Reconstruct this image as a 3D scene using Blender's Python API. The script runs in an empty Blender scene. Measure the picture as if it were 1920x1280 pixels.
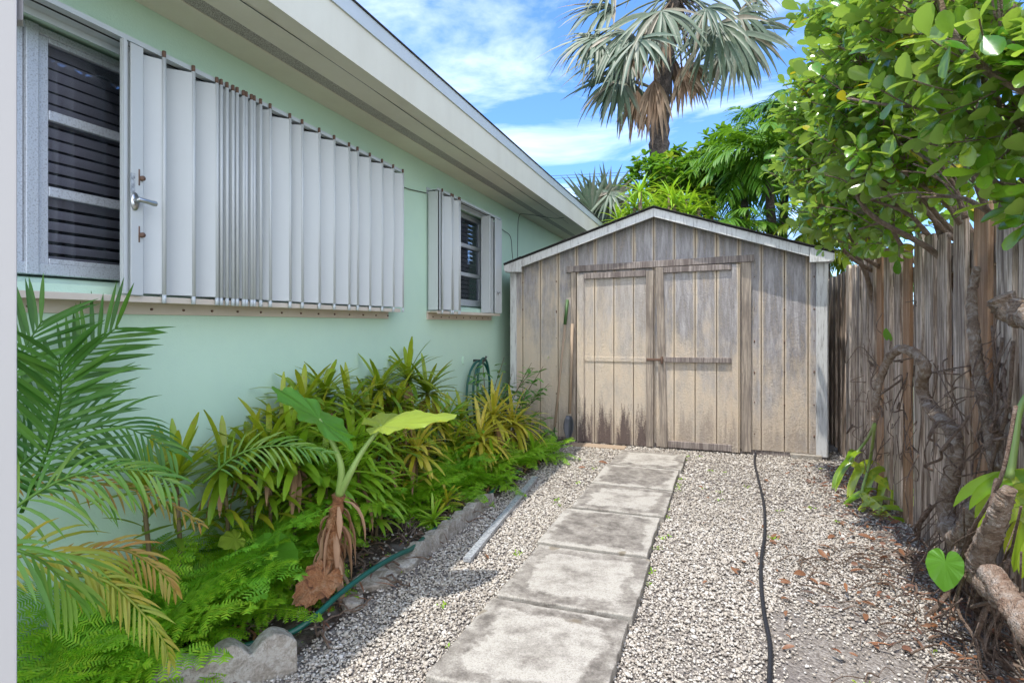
import bpy, math, random
import numpy as np
from mathutils import Vector, Matrix, noise as mnoise
R = random.Random(7)
C = bpy.context.scene.collection
V = Vector
# ---------------------------------------------------------------- camera geometry (metres; house wall runs along +Y)
A = math.radians(19.8); SA, CA = math.sin(A), math.cos(A); F = 1066.0; H = 1.25; HY = 608.0
def P(px, py, d):            # point at forward distance d
    l = (px-960)/F*d; return V((l*CA-d*SA, l*SA+d*CA, H-(py-HY)/F*d))
def G(px, py, z=0.0): return P(px, py, (H-z)*F/(py-HY))
def PX(px, py, x):           # point on the plane X = x
    t = (px-960)/F; return P(px, py, x/(t*CA-SA))
def PY(px, py, y):
    t = (px-960)/F; return P(px, py, y/(t*SA+CA))

# ---------------------------------------------------------------- materials
MATS = {}
class NT:
    def __init__(s, name):
        m = bpy.data.materials.new(name); m.use_nodes = True
        s.m = m; s.t = m.node_tree; s.t.nodes.clear()
        s.out = s.t.nodes.new('ShaderNodeOutputMaterial'); MATS[name] = m
    def n(s, ty, **k):
        nd = s.t.nodes.new(ty)
        for a, b in k.items(): setattr(nd, a, b)
        return nd
    def L(s, a, b): s.t.links.new(a, b)
    def setin(s, nd, key, v):
        if v is None: return
        if hasattr(v, 'node'): s.L(v, nd.inputs[key])
        else:
            if isinstance(v, tuple) and len(v) == 3 and nd.inputs[key].type == 'RGBA': v = (*v, 1)
            nd.inputs[key].default_value = v
    def coord(s, which='Object'): return s.n('ShaderNodeTexCoord').outputs[which]
    def mapv(s, vec, sc=(1,1,1), loc=(0,0,0)):
        m = s.n('ShaderNodeMapping'); s.L(vec, m.inputs[0]); m.inputs['Scale'].default_value = sc; s.setin(m, 'Location', loc); return m.outputs[0]
    def noise(s, vec, sc, det=3, rough=.6, out='Fac', dist=0):
        m = s.n('ShaderNodeTexNoise'); s.L(vec, m.inputs['Vector']); m.inputs['Scale'].default_value = sc
        m.inputs['Detail'].default_value = det; m.inputs['Roughness'].default_value = rough; m.inputs['Distortion'].default_value = dist
        return m.outputs[out]
    def vor(s, vec, sc, out='Color', feature='F1'):
        m = s.n('ShaderNodeTexVoronoi', feature=feature); s.L(vec, m.inputs['Vector']); m.inputs['Scale'].default_value = sc; return m.outputs[out]
    def ramp(s, fac, stops, interp='LINEAR'):
        m = s.n('ShaderNodeValToRGB'); e = m.color_ramp; e.interpolation = interp
        while len(e.elements) < len(stops): e.elements.new(.5)
        for el, (p, c) in zip(e.elements, stops):
            el.position = p; el.color = (c, c, c, 1) if isinstance(c, (int, float)) else (*c, 1)
        s.L(fac, m.inputs[0]); return m.outputs[0]
    def mix(s, f, a, b, mode='MIX'):
        m = s.n('ShaderNodeMix', data_type='RGBA', blend_type=mode)
        for i, v in ((0, f), (6, a), (7, b)):
            if hasattr(v, 'node'): s.L(v, m.inputs[i])
            else: m.inputs[i].default_value = (*v, 1) if isinstance(v, tuple) else v
        return m.outputs[2]
    def math(s, op, a, b=None, c=None):
        m = s.n('ShaderNodeMath', operation=op)
        for i, v in enumerate((a, b, c)):
            if v is None: continue
            if hasattr(v, 'node'): s.L(v, m.inputs[i])
            else: m.inputs[i].default_value = v
        return m.outputs[0]
    def bump(s, h, st=.3, dist=.01, nrm=None):
        m = s.n('ShaderNodeBump'); s.L(h, m.inputs['Height']); m.inputs['Strength'].default_value = st; m.inputs['Distance'].default_value = dist
        if nrm is not None: s.L(nrm, m.inputs['Normal'])
        return m.outputs[0]
    def pbr(s, col, rough=.7, metal=0., nrm=None, spec=.5, out=True):
        p = s.n('ShaderNodeBsdfPrincipled'); s.setin(p, 'Base Color', col); s.setin(p, 'Roughness', rough); s.setin(p, 'Metallic', metal)
        p.inputs['Specular IOR Level'].default_value = spec
        if nrm is not None: s.L(nrm, p.inputs['Normal'])
        if out: s.L(p.outputs[0], s.out.inputs[0])
        return p.outputs[0]
    def sep(s, vec):
        m = s.n('ShaderNodeSeparateXYZ'); s.L(vec, m.inputs[0]); return m.outputs

def world_pos(t): return t.n('ShaderNodeNewGeometry').outputs['Position']
def island(t): return t.n('ShaderNodeNewGeometry').outputs['Random Per Island']

def painted(name, col, rough=.6, dirt=.12, dcol=(.25,.22,.17), bumpS=.15, bsc=60, streak=False):
    t = NT(name); w = world_pos(t)
    n1 = t.noise(t.mapv(w, (1,1,.35) if streak else (1,1,1)), 2.3, 6, .65)
    f = t.math('MULTIPLY', t.ramp(n1, [(.42, 0.), (.8, 1.)]), dirt)
    c = t.mix(f, col, dcol)
    n2 = t.noise(w, bsc, 3)
    c = t.mix(t.math('MULTIPLY', n2, .10), c, tuple(x*.7 for x in col))
    t.pbr(c, rough, nrm=t.bump(n2, bumpS, .004)); return t.m
def plain(name, col, rough=.6, metal=0., spec=.5, var=.15):
    t = NT(name); w = world_pos(t); n = t.noise(w, 25, 4)
    t.pbr(t.mix(t.math('MULTIPLY', n, var*2), col, tuple(x*.5 for x in col)), rough, metal, spec=spec, nrm=t.bump(n, .1, .003)); return t.m

def leafmat(name, cols, trans=.35, rough=.42, spec=.5, tcol=None, spots=None, back=None):
    t = NT(name)
    k = len(cols); r = island(t)
    c = t.ramp(r, [(i/(k-1) if k > 1 else 0, cc) for i, cc in enumerate(cols)])
    w = world_pos(t); n = t.noise(w, 9, 4)
    c = t.mix(t.math('MULTIPLY', t.ramp(n, [(.35, 0.), (.75, 1.)]), .45), c, tuple(x*.62 for x in cols[0]))
    if spots:
        n3 = t.noise(w, 38, 3, .7); c = t.mix(t.ramp(n3, [(.60, 0.), (.68, 1.)]), c, spots)
    if back: c = t.mix(t.math('MULTIPLY', t.n('ShaderNodeNewGeometry').outputs['Backfacing'], .6), c, back)
    a = t.pbr(c, rough, spec=spec, out=False, nrm=t.bump(t.noise(w, 60, 2), .12, .002))
    tr = t.n('ShaderNodeBsdfTranslucent')
    tc = t.mix(.55, c, tcol or tuple(min(1, x*y) for x, y in zip(cols[len(cols)//2], (2.2, 1.9, 1.0))))
    t.L(tc, tr.inputs[0])
    m = t.n('ShaderNodeMixShader'); m.inputs[0].default_value = trans
    t.L(a, m.inputs[1]); t.L(tr.outputs[0], m.inputs[2]); t.L(m.outputs[0], t.out.inputs[0]); return t.m

painted('mint_stucco', (.57,.77,.61), .85, .35, (.43,.62,.53), .35, 130)
painted('cream_paint', (.74,.71,.59), .65, .22, (.33,.27,.18), .12, 50, True)
painted('white_trim', (.72,.73,.72), .6, .25, (.34,.31,.26), .15, 60, True)
painted('drip_metal', (.55,.60,.62), .45, .2, (.3,.3,.28), .05, 40)
painted('shutter_white', (.55,.58,.585), .42, .22, (.36,.37,.36), .03, 30, True)
painted('sill_cream', (.64,.57,.48), .6, .3, (.30,.17,.10), .1, 40)
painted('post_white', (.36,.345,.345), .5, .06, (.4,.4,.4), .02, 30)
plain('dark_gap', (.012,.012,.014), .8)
plain('rusty_pin', (.17,.10,.07), .8)
plain('steel', (.55,.57,.58), .28, .9)
plain('black_rubber', (.018,.019,.024), .55)
plain('hose_green', (.008,.10,.075), .35)
plain('wire_dark', (.07,.08,.07), .6)
plain('roof_shingle', (.035,.032,.03), .95)
plain('shovel_steel', (.10,.105,.12), .5, .5)
plain('tool_green', (.05,.12,.03), .5)
plain('old_wood_handle', (.36,.27,.19), .8)
plain('soffit_mesh', (.20,.19,.18), .8)
plain('blind_slat', (.85,.84,.86), .7)
t = NT('galvanised'); w = world_pos(t); n = t.noise(w, 75, 4, .7)
t.pbr(t.ramp(n, [(.3, (.16,.17,.19)), (.62, (.62,.64,.66))]), t.ramp(n, [(.3, .6), (.7, .32)]), .45, nrm=t.bump(n, .3, .002))
t = NT('window_alu'); w = world_pos(t); n = t.noise(w, 160, 3, .7); n2 = t.noise(w, 6, 3)
t.pbr(t.ramp(n, [(.34, (.38,.39,.42)), (.50, (.60,.63,.68))]), .45, .35, nrm=t.bump(n, .4, .002))
t = NT('glass'); fr = t.n('ShaderNodeFresnel'); fr.inputs[0].default_value = 1.6
g = t.n('ShaderNodeBsdfGlossy'); g.inputs['Roughness'].default_value = .02; g.inputs[0].default_value = (.9,.95,1,1)
tr = t.n('ShaderNodeBsdfTransparent'); tr.inputs[0].default_value = (.80,.80,.84,1)
m = t.n('ShaderNodeMixShader'); t.L(t.math('MULTIPLY', fr.outputs[0], .75), m.inputs[0]); t.L(tr.outputs[0], m.inputs[1]); t.L(g.outputs[0], m.inputs[2]); t.L(m.outputs[0], t.out.inputs[0])
t = NT('soffit_vent'); o = world_pos(t)   # perforated sheet
v = t.vor(t.mapv(o, (1,1,0)), 260, 'Distance'); c = t.ramp(t.math('ADD', v, t.math('MULTIPLY', t.noise(o, 3.3, 3), -.25)), [(.10, (.10,.09,.085)), (.45, (.46,.43,.38))])
t.pbr(c, .6)
# ---- weathered shed siding (grooves every 0.2 m, grey weathering inside the boards, paint kept along the grooves)
def shed_mat(name, grey, mil, light):
    t = NT(name); w = world_pos(t); x, y, z = t.sep(w)
    fx = t.math('FRACT', t.math('MULTIPLY', t.math('ADD', x, 20.6), 5.0))
    ed = t.math('SUBTRACT', .5, t.math('ABSOLUTE', t.math('SUBTRACT', fx, .5)))      # 0 at groove .. .5 mid board
    n1 = t.noise(t.mapv(w, (1,1,.45)), 5, 6, .7); n2 = t.noise(w, 70, 4, .7); n3 = t.noise(t.mapv(w, (1,1,.12)), 22, 4, .7)
    edm = t.ramp(t.math('ADD', ed, t.math('MULTIPLY', t.math('SUBTRACT', n1, .5), .25)), [(.04, 0.), (.13, 1.)])
    pos = t.math('ADD', t.math('MULTIPLY', z, .42), t.math('MULTIPLY', x, .12))
    up = t.ramp(t.math('ADD', pos, t.math('MULTIPLY', t.math('SUBTRACT', n1, .5), 1.3)), [(.16, .15), (.58, 1.)])
    gm = t.math('MULTIPLY', t.math('MULTIPLY', edm, up), t.ramp(t.math('ADD', n3, t.math('MULTIPLY', n2, .3)), [(.38, .35), (.60, 1.)]))
    gm = t.math('MULTIPLY', gm, grey)
    base = t.mix(t.ramp(n1, [(.3, 0.), (.7, 1.)]), (.66,.53,.385), (.55,.475,.385))
    c = t.mix(gm, base, t.mix(t.ramp(n3, [(.35, 0.), (.65, 1.)]), (.14,.135,.145), (.43,.41,.42)))
    c = t.mix(t.ramp(t.noise(w, 120, 2), [(.55, 0.), (.72, light)]), c, (.60,.55,.46))
    mm = t.math('ADD', t.math('MULTIPLY', z, -1.6), t.math('ADD', t.math('MULTIPLY', n3, 1.7), t.math('MULTIPLY', n2, .8)))
    mk = t.math('MULTIPLY', t.ramp(mm, [(.60, 0.), (1.15, .9)]), mil)
    c = t.mix(t.ramp(ed, [(.018, .75), (.03, 0.)]), c, (.20,.145,.09))  # thin shadow line of each groove painted into the colour
    c = t.mix(t.math('MULTIPLY', mk, t.ramp(ed, [(.05, .4), (.2, 1.)])), c, (.07,.045,.045))
    v = t.vor(t.mapv(w, (1,1,.55), (0,0,0)), 55, 'Distance')
    h = t.math('ADD', t.math('MULTIPLY', n2, 1.1), t.math('MULTIPLY', v, .35))
    t.pbr(c, .85, nrm=t.bump(h, .75, .008)); return t.m
shed_mat('shed_siding', .92, .35, .25); shed_mat('shed_door_siding', .6, 1.0, .45); shed_mat('shed_door_siding_grey', .85, .45, .3)
def wood(name, c1, c2, c3, rnd=True, sc=1.):
    t = NT(name); w = world_pos(t)
    oi = t.n('ShaderNodeObjectInfo').outputs['Random'] if rnd else None
    vec = t.mapv(w, (1,1,.055))
    if rnd:
        cmb = t.n('ShaderNodeCombineXYZ'); t.L(t.math('MULTIPLY', oi, 31.), cmb.inputs[2]); 
        ad = t.n('ShaderNodeVectorMath', operation='ADD'); t.L(vec, ad.inputs[0]); t.L(cmb.outputs[0], ad.inputs[1]); vec = ad.outputs[0]
    n1 = t.noise(vec, 70*sc, 5, .7, dist=.6); n2 = t.noise(vec, 18*sc, 4, .6, dist=1.2); n3 = t.noise(w, 3.2, 4, .6)
    c = t.mix(t.ramp(n1, [(.40, 0.), (.60, 1.)]), c1, c2)
    c = t.mix(t.ramp(n2, [(.48, 0.), (.62, .75)]), c, c3)
    if rnd:
        c = t.mix(t.ramp(oi, [(0., .0), (.7, .15), (.86, .75), (1., .75)]), c, t.mix(n1, (.22,.10,.04), (.56,.30,.14)))
    c = t.mix(t.ramp(n3, [(.5, 0.), (.75, .55)]), c, (.12,.09,.075))
    t.pbr(c, .88, nrm=t.bump(n1, .6, .006)); return t.m
wood('fence_wood', (.23,.17,.125), (.82,.69,.56), (.06,.038,.028))
wood('trim_wood', (.17,.14,.125), (.38,.325,.29), (.13,.10,.09), False)
wood('batten_wood', (.24,.20,.165), (.46,.38,.30), (.17,.14,.12), False)
t = NT('white_wood'); w = world_pos(t); n = t.noise(t.mapv(w, (1,1,.1)), 60, 4, .7); n2 = t.noise(w, 6, 3)
c = t.mix(t.ramp(n, [(.5, 0.), (.68, .8)]), (.62,.62,.60), (.28,.26,.25)); t.pbr(c, .8, nrm=t.bump(n, .4, .005))
# ---- stone / concrete / ground
def concrete(name, c1, c2, c3, sc=1., bs=.5):
    t = NT(name); w = world_pos(t)
    oi = t.n('ShaderNodeObjectInfo').outputs['Random']
    cmb = t.n('ShaderNodeCombineXYZ'); t.L(t.math('MULTIPLY', oi, 9.), cmb.inputs[2])
    ad = t.n('ShaderNodeVectorMath', operation='ADD'); t.L(w, ad.inputs[0]); t.L(cmb.outputs[0], ad.inputs[1]); w = ad.outputs[0]
    n1 = t.noise(w, 3.0*sc, 7, .68, dist=.5); n2 = t.noise(w, 9*sc, 6, .72, dist=1.); n3 = t.noise(w, 120, 3, .7)
    c = t.mix(t.ramp(n1, [(.38, 0.), (.58, 1.)]), c1, c2)
    c = t.mix(t.ramp(n2, [(.46, 0.), (.64, .85)]), c, c3)
    c = t.mix(t.ramp(n3, [(.50, 0.), (.72, .65)]), c, tuple(x*.42 for x in c1))
    t.pbr(c, .92, nrm=t.bump(t.math('ADD', t.math('MULTIPLY', n2, .6), n3), bs, .008)); return t.m
concrete('edger_concrete', (.33,.29,.24), (.46,.43,.38), (.20,.165,.12), 2., .9)
# paver: bleached rim ring and grey middle as in old cast slabs
t = NT('paver_concrete'); w = world_pos(t); gcoord = t.coord('Generated'); gx, gy, gz = t.sep(gcoord)
oi = t.n('ShaderNodeObjectInfo').outputs['Random']
cmb = t.n('ShaderNodeCombineXYZ'); t.L(t.math('MULTIPLY', oi, 9.), cmb.inputs[2])
ad = t.n('ShaderNodeVectorMath', operation='ADD'); t.L(w, ad.inputs[0]); t.L(cmb.outputs[0], ad.inputs[1]); wo = ad.outputs[0]
ex = t.math('MINIMUM', gx, t.math('SUBTRACT', 1., gx)); ey = t.math('MINIMUM', gy, t.math('SUBTRACT', 1., gy)); e = t.math('MINIMUM', ex, ey)
n1 = t.noise(wo, 4.5, 7, .7); n2 = t.noise(wo, 11, 7, .78); n3 = t.noise(wo, 170, 3, .75)
ee = t.math('ADD', e, t.math('MULTIPLY', t.math('SUBTRACT', n1, .5), .42))
rA = t.ramp(ee, [(.0, .95), (.06, .75), (.10, .05), (.30, .0), (.5, .15)]); rB = t.ramp(ee, [(.0, .7), (.03, .2), (.12, .05), (.16, .9), (.26, .75), (.5, .35)])
ring = t.mix(t.math('GREATER_THAN', t.math('FRACT', t.math('MULTIPLY', oi, 7.)), .6), rA, rB)
f = t.math('ADD', t.math('MULTIPLY', ring, .66), t.math('MULTIPLY', t.math('SUBTRACT', n2, .40), 2.6))
c = t.ramp(f, [(.0, (.12,.105,.09)), (.32, (.235,.21,.18)), (.85, (.43,.40,.35))])
c = t.mix(t.ramp(n3, [(.5, 0.), (.7, .7)]), c, (.12,.105,.09))
c = t.mix(t.ramp(t.noise(wo, 5.5, 2, .4), [(.70, 0.), (.74, .7)]), c, (.16,.125,.075))
t.pbr(c, .95, nrm=t.bump(t.math('ADD', n3, n2), .5, .006))
# gravel stones
t = NT('gravel_stone'); r = island(t); w = world_pos(t)
c = t.ramp(r, [(0., (.54,.49,.42)), (.22, (.40,.35,.29)), (.48, (.65,.61,.54)), (.62, (.29,.245,.20)), (.80, (.76,.73,.68)), (.9, (.17,.14,.12)), (1., (.50,.45,.385))])
n = t.noise(w, 1.6, 4, .6); c = t.mix(t.ramp(n, [(.45, 0.), (.7, .35)]), c, (.27,.235,.20)); n5 = t.noise(w, 180, 2)
c = t.mix(t.math('MULTIPLY', n5, .35), c, (.38,.33,.27)); t.pbr(c, .88)
t = NT('gravel_bed'); w = world_pos(t); v = t.n('ShaderNodeTexVoronoi'); t.L(w, v.inputs[0]); v.inputs['Scale'].default_value = 95
n = t.noise(w, 300, 2); c = t.ramp(t.sep(v.outputs['Color'])[0], [(0, (.14,.12,.10)), (.5, (.30,.265,.22)), (.8, (.48,.44,.39)), (1, (.16,.14,.12))])
n4 = t.noise(w, 1.3, 3); c = t.mix(t.ramp(n4, [(.5, .45), (.66, .9)]), c, t.mix(n, (.11,.095,.088), (.21,.18,.165)))
t.pbr(c, .95, nrm=t.bump(t.math('SUBTRACT', 1., v.outputs['Distance']), .8, .012))
t = NT('soil'); w = world_pos(t); n = t.noise(w, 45, 6, .75); n2 = t.noise(w, 4, 3)
c = t.ramp(n, [(.32, (.025,.018,.014)), (.55, (.09,.062,.045)), (.7, (.24,.21,.18))]); c = t.mix(t.ramp(n2, [(.55, 0.), (.7, .8)]), c, (.30,.275,.245))
t.pbr(c, .95, nrm=t.bump(n, 1., .02))
t = NT('far_ground'); w = world_pos(t); n = t.noise(w, 2, 6, .7)
t.pbr(t.ramp(n, [(.35, (.05,.075,.02)), (.65, (.16,.15,.10))]), .95)
def bark(name, c1, c2, c3, sc=18, ring=0):
    t = NT(name); w = world_pos(t); n = t.noise(w, sc, 6, .72, dist=1.); n2 = t.noise(w, sc*5, 3, .7)
    c = t.ramp(n, [(.3, c1), (.48, c2), (.66, c3)]); c = t.mix(t.math('MULTIPLY', n2, .4), c, c1)
    t.pbr(c, .9, nrm=t.bump(t.math('ADD', n, n2), 1., .03)); return t.m
bark('philodendron_bark', (.11,.065,.045), (.46,.33,.23), (.76,.66,.56), 26)
bark('root_bark', (.10,.065,.045), (.27,.18,.125), (.42,.33,.27), 20)
bark('pale_log', (.16,.08,.045), (.36,.26,.19), (.60,.53,.46), 14)
bark('palm_trunk', (.025,.02,.017), (.085,.065,.055), (.17,.14,.12), 9)
bark('twig_bark', (.16,.10,.065), (.34,.24,.165), (.46,.36,.27), 20)
bark('dry_husk', (.16,.06,.03), (.50,.22,.09), (.62,.38,.22), 16)
leafmat('fern_leaf', [(.16,.40,.012), (.27,.54,.018), (.42,.62,.03)], .42, .55, tcol=(.35,.75,.04))
leafmat('fern_leaf_dark', [(.12,.36,.02), (.17,.43,.02), (.24,.50,.03)], .3, .5)
leafmat('palm_leaf', [(.03,.11,.012), (.05,.16,.015), (.085,.21,.02)], .2, .45, spec=.35)
leafmat('palm_leaf_pale', [(.08,.22,.025), (.13,.29,.03), (.22,.34,.05)], .3, .4)
leafmat('palm_leaf_yellow', [(.30,.30,.02), (.36,.36,.03), (.22,.30,.02), (.40,.30,.03)], .3, .45)
leafmat('palm_leaf_orange', [(.33,.20,.02), (.28,.24,.03), (.36,.16,.03)], .3, .5)
leafmat('strap_leaf', [(.11,.23,.012), (.20,.33,.015), (.31,.40,.02), (.44,.40,.03)], .25, .4, spots=(.30,.20,.05))
leafmat('strap_leaf_bright', [(.19,.40,.02), (.28,.48,.03), (.38,.48,.05)], .3, .4)
leafmat('strap_leaf_yellow', [(.62,.52,.04), (.42,.46,.03), (.66,.50,.08), (.25,.38,.02)], .3, .4, spots=(.45,.26,.06))
leafmat('dead_leaf', [(.36,.20,.11), (.46,.29,.18), (.28,.14,.08)], .15, .7)
leafmat('litter_leaf', [(.22,.085,.04), (.12,.06,.042), (.30,.13,.055), (.10,.07,.055), (.17,.13,.10)], .1, .5)
leafmat('shrub_leaf', [(.05,.18,.025), (.08,.25,.04), (.20,.38,.10), (.08,.27,.04)], .25, .32)
leafmat('clusia_leaf', [(.06,.19,.015), (.13,.31,.02), (.24,.42,.03), (.38,.50,.045), (.09,.25,.04)], .36, .22, spec=.75, tcol=(.42,.62,.03), back=(.36,.48,.13), spots=(.20,.24,.04))
leafmat('clusia_leaf_yellow', [(.45,.40,.03), (.40,.36,.02)], .35, .35)
leafmat('silver_fan', [(.06,.10,.055), (.095,.145,.085), (.16,.20,.14), (.23,.18,.12)], .15, .5, spots=(.26,.21,.15))
leafmat('fan_dead', [(.16,.10,.06), (.28,.19,.125), (.36,.27,.19)], .15, .7)
leafmat('far_leaf', [(.06,.18,.015), (.12,.27,.02), (.20,.34,.03)], .35, .5)
leafmat('far_leaf_yellow', [(.32,.36,.03), (.22,.34,.03), (.42,.42,.05)], .35, .5)
leafmat('elephant_leaf', [(.11,.33,.03), (.14,.36,.03)], .45, .35, tcol=(.45,.65,.05))
leafmat('elephant_leaf_yellow', [(.30,.42,.05), (.34,.46,.06)], .45, .35, tcol=(.75,.75,.08))
leafmat('philodendron_leaf', [(.14,.30,.015), (.30,.45,.03), (.50,.54,.05), (.12,.28,.02)], .35, .25, spec=.7)
leafmat('white_flower', [(.8,.8,.65), (.7,.7,.4)], .3, .5)
plain('petiole_green', (.26,.38,.10), .45)
plain('stem_brown', (.16,.12,.06), .8)
M = MATS

# ---------------------------------------------------------------- mesh builder
class MB:
    def __init__(s): s.v = []; s.f = []
    def box(s, x0, x1, y0, y1, z0, z1):
        b = len(s.v); s.v += [V((x, y, z)) for x in (x0, x1) for y in (y0, y1) for z in (z0, z1)]
        s.f += [tuple(b+i for i in q) for q in ((0,1,3,2),(4,6,7,5),(0,4,5,1),(2,3,7,6),(0,2,6,4),(1,5,7,3))]; return s
    def prism(s, poly, off):      # poly: list of 3D points, extruded by vector off
        b = len(s.v); n = len(poly); off = V(off); s.v += [V(p) for p in poly] + [V(p)+off for p in poly]
        s.f.append(tuple(b+i for i in range(n))[::-1]); s.f.append(tuple(b+n+i for i in range(n)))
        for i in range(n): j = (i+1) % n; s.f.append((b+i, b+j, b+n+j, b+n+i))
        return s
    def tube(s, pts, rad, seg=6, cap=True, wob=0.):
        b = len(s.v); n = len(pts); pts = [V(p) for p in pts]
        if isinstance(rad, (int, float)): rad = [rad]*n
        t = (pts[1]-pts[0]).normalized(); u = t.orthogonal().normalized()
        for i in range(n):
            t = (pts[min(i+1, n-1)]-pts[max(i-1, 0)])
            t = t.normalized() if t.length > 1e-9 else V((0,0,1))
            u = u-t*u.dot(t); u = u.normalized() if u.length > 1e-6 else t.orthogonal().normalized(); w = t.cross(u)
            for k in range(seg):
                a = 2*math.pi*k/seg; r = rad[i]*(1+(R.uniform(-wob, wob) if wob else 0))
                s.v.append(pts[i]+(u*math.cos(a)+w*math.sin(a))*r)
        for i in range(n-1):
            for k in range(seg):
                k2 = (k+1) % seg; s.f.append((b+i*seg+k, b+i*seg+k2, b+(i+1)*seg+k2, b+(i+1)*seg+k))
        if cap: s.f.append(tuple(b+k for k in range(seg))[::-1]); s.f.append(tuple(b+(n-1)*seg+k for k in range(seg)))
        return s
    def ribbon(s, pts, wid, side, fold=0.15):   # V-folded leaf blade, three verts across
        b = len(s.v); n = len(pts)
        for i in range(n):
            t = pts[min(i+1, n-1)]-pts[max(i-1, 0)]
            sd = side - t*(side.dot(t)/max(t.length_squared, 1e-12)); sd = sd.normalized() if sd.length > 1e-6 else V((1,0,0))
            up = sd.cross(t); up = up.normalized() if up.length > 1e-9 else V((0,0,1))
            if up.z < 0: up = -up
            s.v += [pts[i]-sd*wid[i]+up*wid[i]*fold, pts[i], pts[i]+sd*wid[i]+up*wid[i]*fold]
        for i in range(n-1):
            a = b+3*i; s.f += [(a, a+1, a+4, a+3), (a+1, a+2, a+5, a+4)]
        return s
    def build(s, name, mat, parent=None, smooth=True, bevel=0, loc=None):
        me = bpy.data.meshes.new(name); me.from_pydata([tuple(v) for v in s.v], [], s.f); me.materials.append(M[mat])
        if smooth: me.polygons.foreach_set('use_smooth', [True]*len(me.polygons))
        me.update(); o = bpy.data.objects.new(name, me); C.objects.link(o)
        if parent is not None:
            o.parent = parent; o.matrix_parent_inverse = parent.matrix_basis.inverted()
        if bevel:
            m = o.modifiers.new('b', 'BEVEL'); m.width = bevel; m.segments = 2; m.limit_method = 'ANGLE'
            if smooth: m.harden_normals = False
        return o
def tag(o, label=None, cat=None, group=None, kind=None):
    if label: o['label'] = label
    if cat: o['category'] = cat
    if group: o['group'] = group
    if kind: o['kind'] = kind
    return o
def thing(name, label, cat, loc=(0,0,0), group=None):
    o = bpy.data.objects.new(name, None); C.objects.link(o); o.location = loc; o.empty_display_size = .1
    return tag(o, label, cat, group)
def struct(o): o['kind'] = 'structure'; return o
def copy_tree(o, loc=None, rz=0., sc=1., label=None, group=None):
    c = o.copy(); C.objects.link(c)
    if loc is not None: c.location = loc
    c.rotation_euler.z = rz; c.scale = (sc, sc, sc)
    if label: c['label'] = label
    if group: c['group'] = group
    for ch in o.children:
        d = ch.copy(); C.objects.link(d); d.parent = c
        for g in ch.children:
            e_ = g.copy(); C.objects.link(e_); e_.parent = d
    return c
def smoothpts(pts, k=6):            # Catmull-Rom
    pts = [V(p) for p in pts]; q = [pts[0]*2-pts[1]]+pts+[pts[-1]*2-pts[-2]]; out = []
    for i in range(1, len(q)-2):
        a, b, c, d = q[i-1:i+3]
        for j in range(k):
            t = j/k; out.append(.5*((2*b)+(c-a)*t+(2*a-5*b+4*c-d)*t*t+(3*b-a-3*c+d)*t**3))
    out.append(pts[-1]); return out
def arc(p, d, L, droop, n):        # curve falling under gravity
    p = V(p); d = V(d).normalized(); out = [p.copy()]
    for i in range(n):
        d = (d+V((0,0,-droop/n))).normalized(); p = p+d*(L/n); out.append(p.copy())
    return out
def rdir(rg, z0=-.2, z1=1.):
    a = rg.uniform(0, 2*math.pi); z = rg.uniform(z0, z1); r = math.sqrt(max(0, 1-z*z)); return V((r*math.cos(a), r*math.sin(a), z))
PROF = [.35, .8, 1., .9, .62, .06]
def blade(mb, p, d, L, w, droop, fold=.2, n=5, prof=PROF, bn=None):
    pts = arc(p, d, L, droop, n); d = V(d); side = d.cross(bn or V((0,0,1)))
    side = side.normalized() if side.length > 1e-4 else V((1,0,0))
    k = len(prof)-1; ws = []
    for i in range(n+1):
        x = i/n*k; j = min(int(x), k-1); ws.append(w*.5*(prof[j]*(1-(x-j))+prof[j+1]*(x-j)))
    mb.ribbon(pts, ws, side, fold)
def frond(mb, pts, Lf, n, w, droop=.5, ang=55, up=.15, rg=R, rr=.006, tip=True, end=.35, start=.12, pn=None):
    """pinnate frond along a rachis polyline"""
    pts = smoothpts(pts, 6); cum = [0]
    for a, b in zip(pts, pts[1:]): cum.append(cum[-1]+(b-a).length)
    T = cum[-1]
    def at(s):
        s *= T
        for i in range(len(cum)-1):
            if cum[i+1] >= s or i == len(cum)-2:
                f = (s-cum[i])/max(1e-9, cum[i+1]-cum[i]); return pts[i].lerp(pts[i+1], min(1, f)), (pts[i+1]-pts[i]).normalized()
    mb.tube(pts, [rr*(1-.75*i/len(pts)) for i in range(len(pts))], 5)
    for i in range(n):
        s = start+(1-start)*(i+.5)/n; p, d = at(s)
        prof = min(1., .45+2.2*(s-start))*(1-(1-end)*max(0, (s-.45)/.55)**1.5)
        sd = d.cross(pn or V((0,0,1))); sd = sd.normalized() if sd.length > .05 else V((1,0,0)); u = sd.cross(d)
        for sg in (-1, 1):
            a = math.radians(ang*(1-.45*s)+rg.uniform(-6, 6))
            dd = d*math.cos(a)+sd*sg*math.sin(a)+u*(up+rg.uniform(-.1, .1))
            blade(mb, p, dd, Lf*prof*rg.uniform(.9, 1.08), w, droop*rg.uniform(.6, 1.3), .25, 5, bn=pn and (pn+rdir(rg, -1, 1)*.35))
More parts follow.
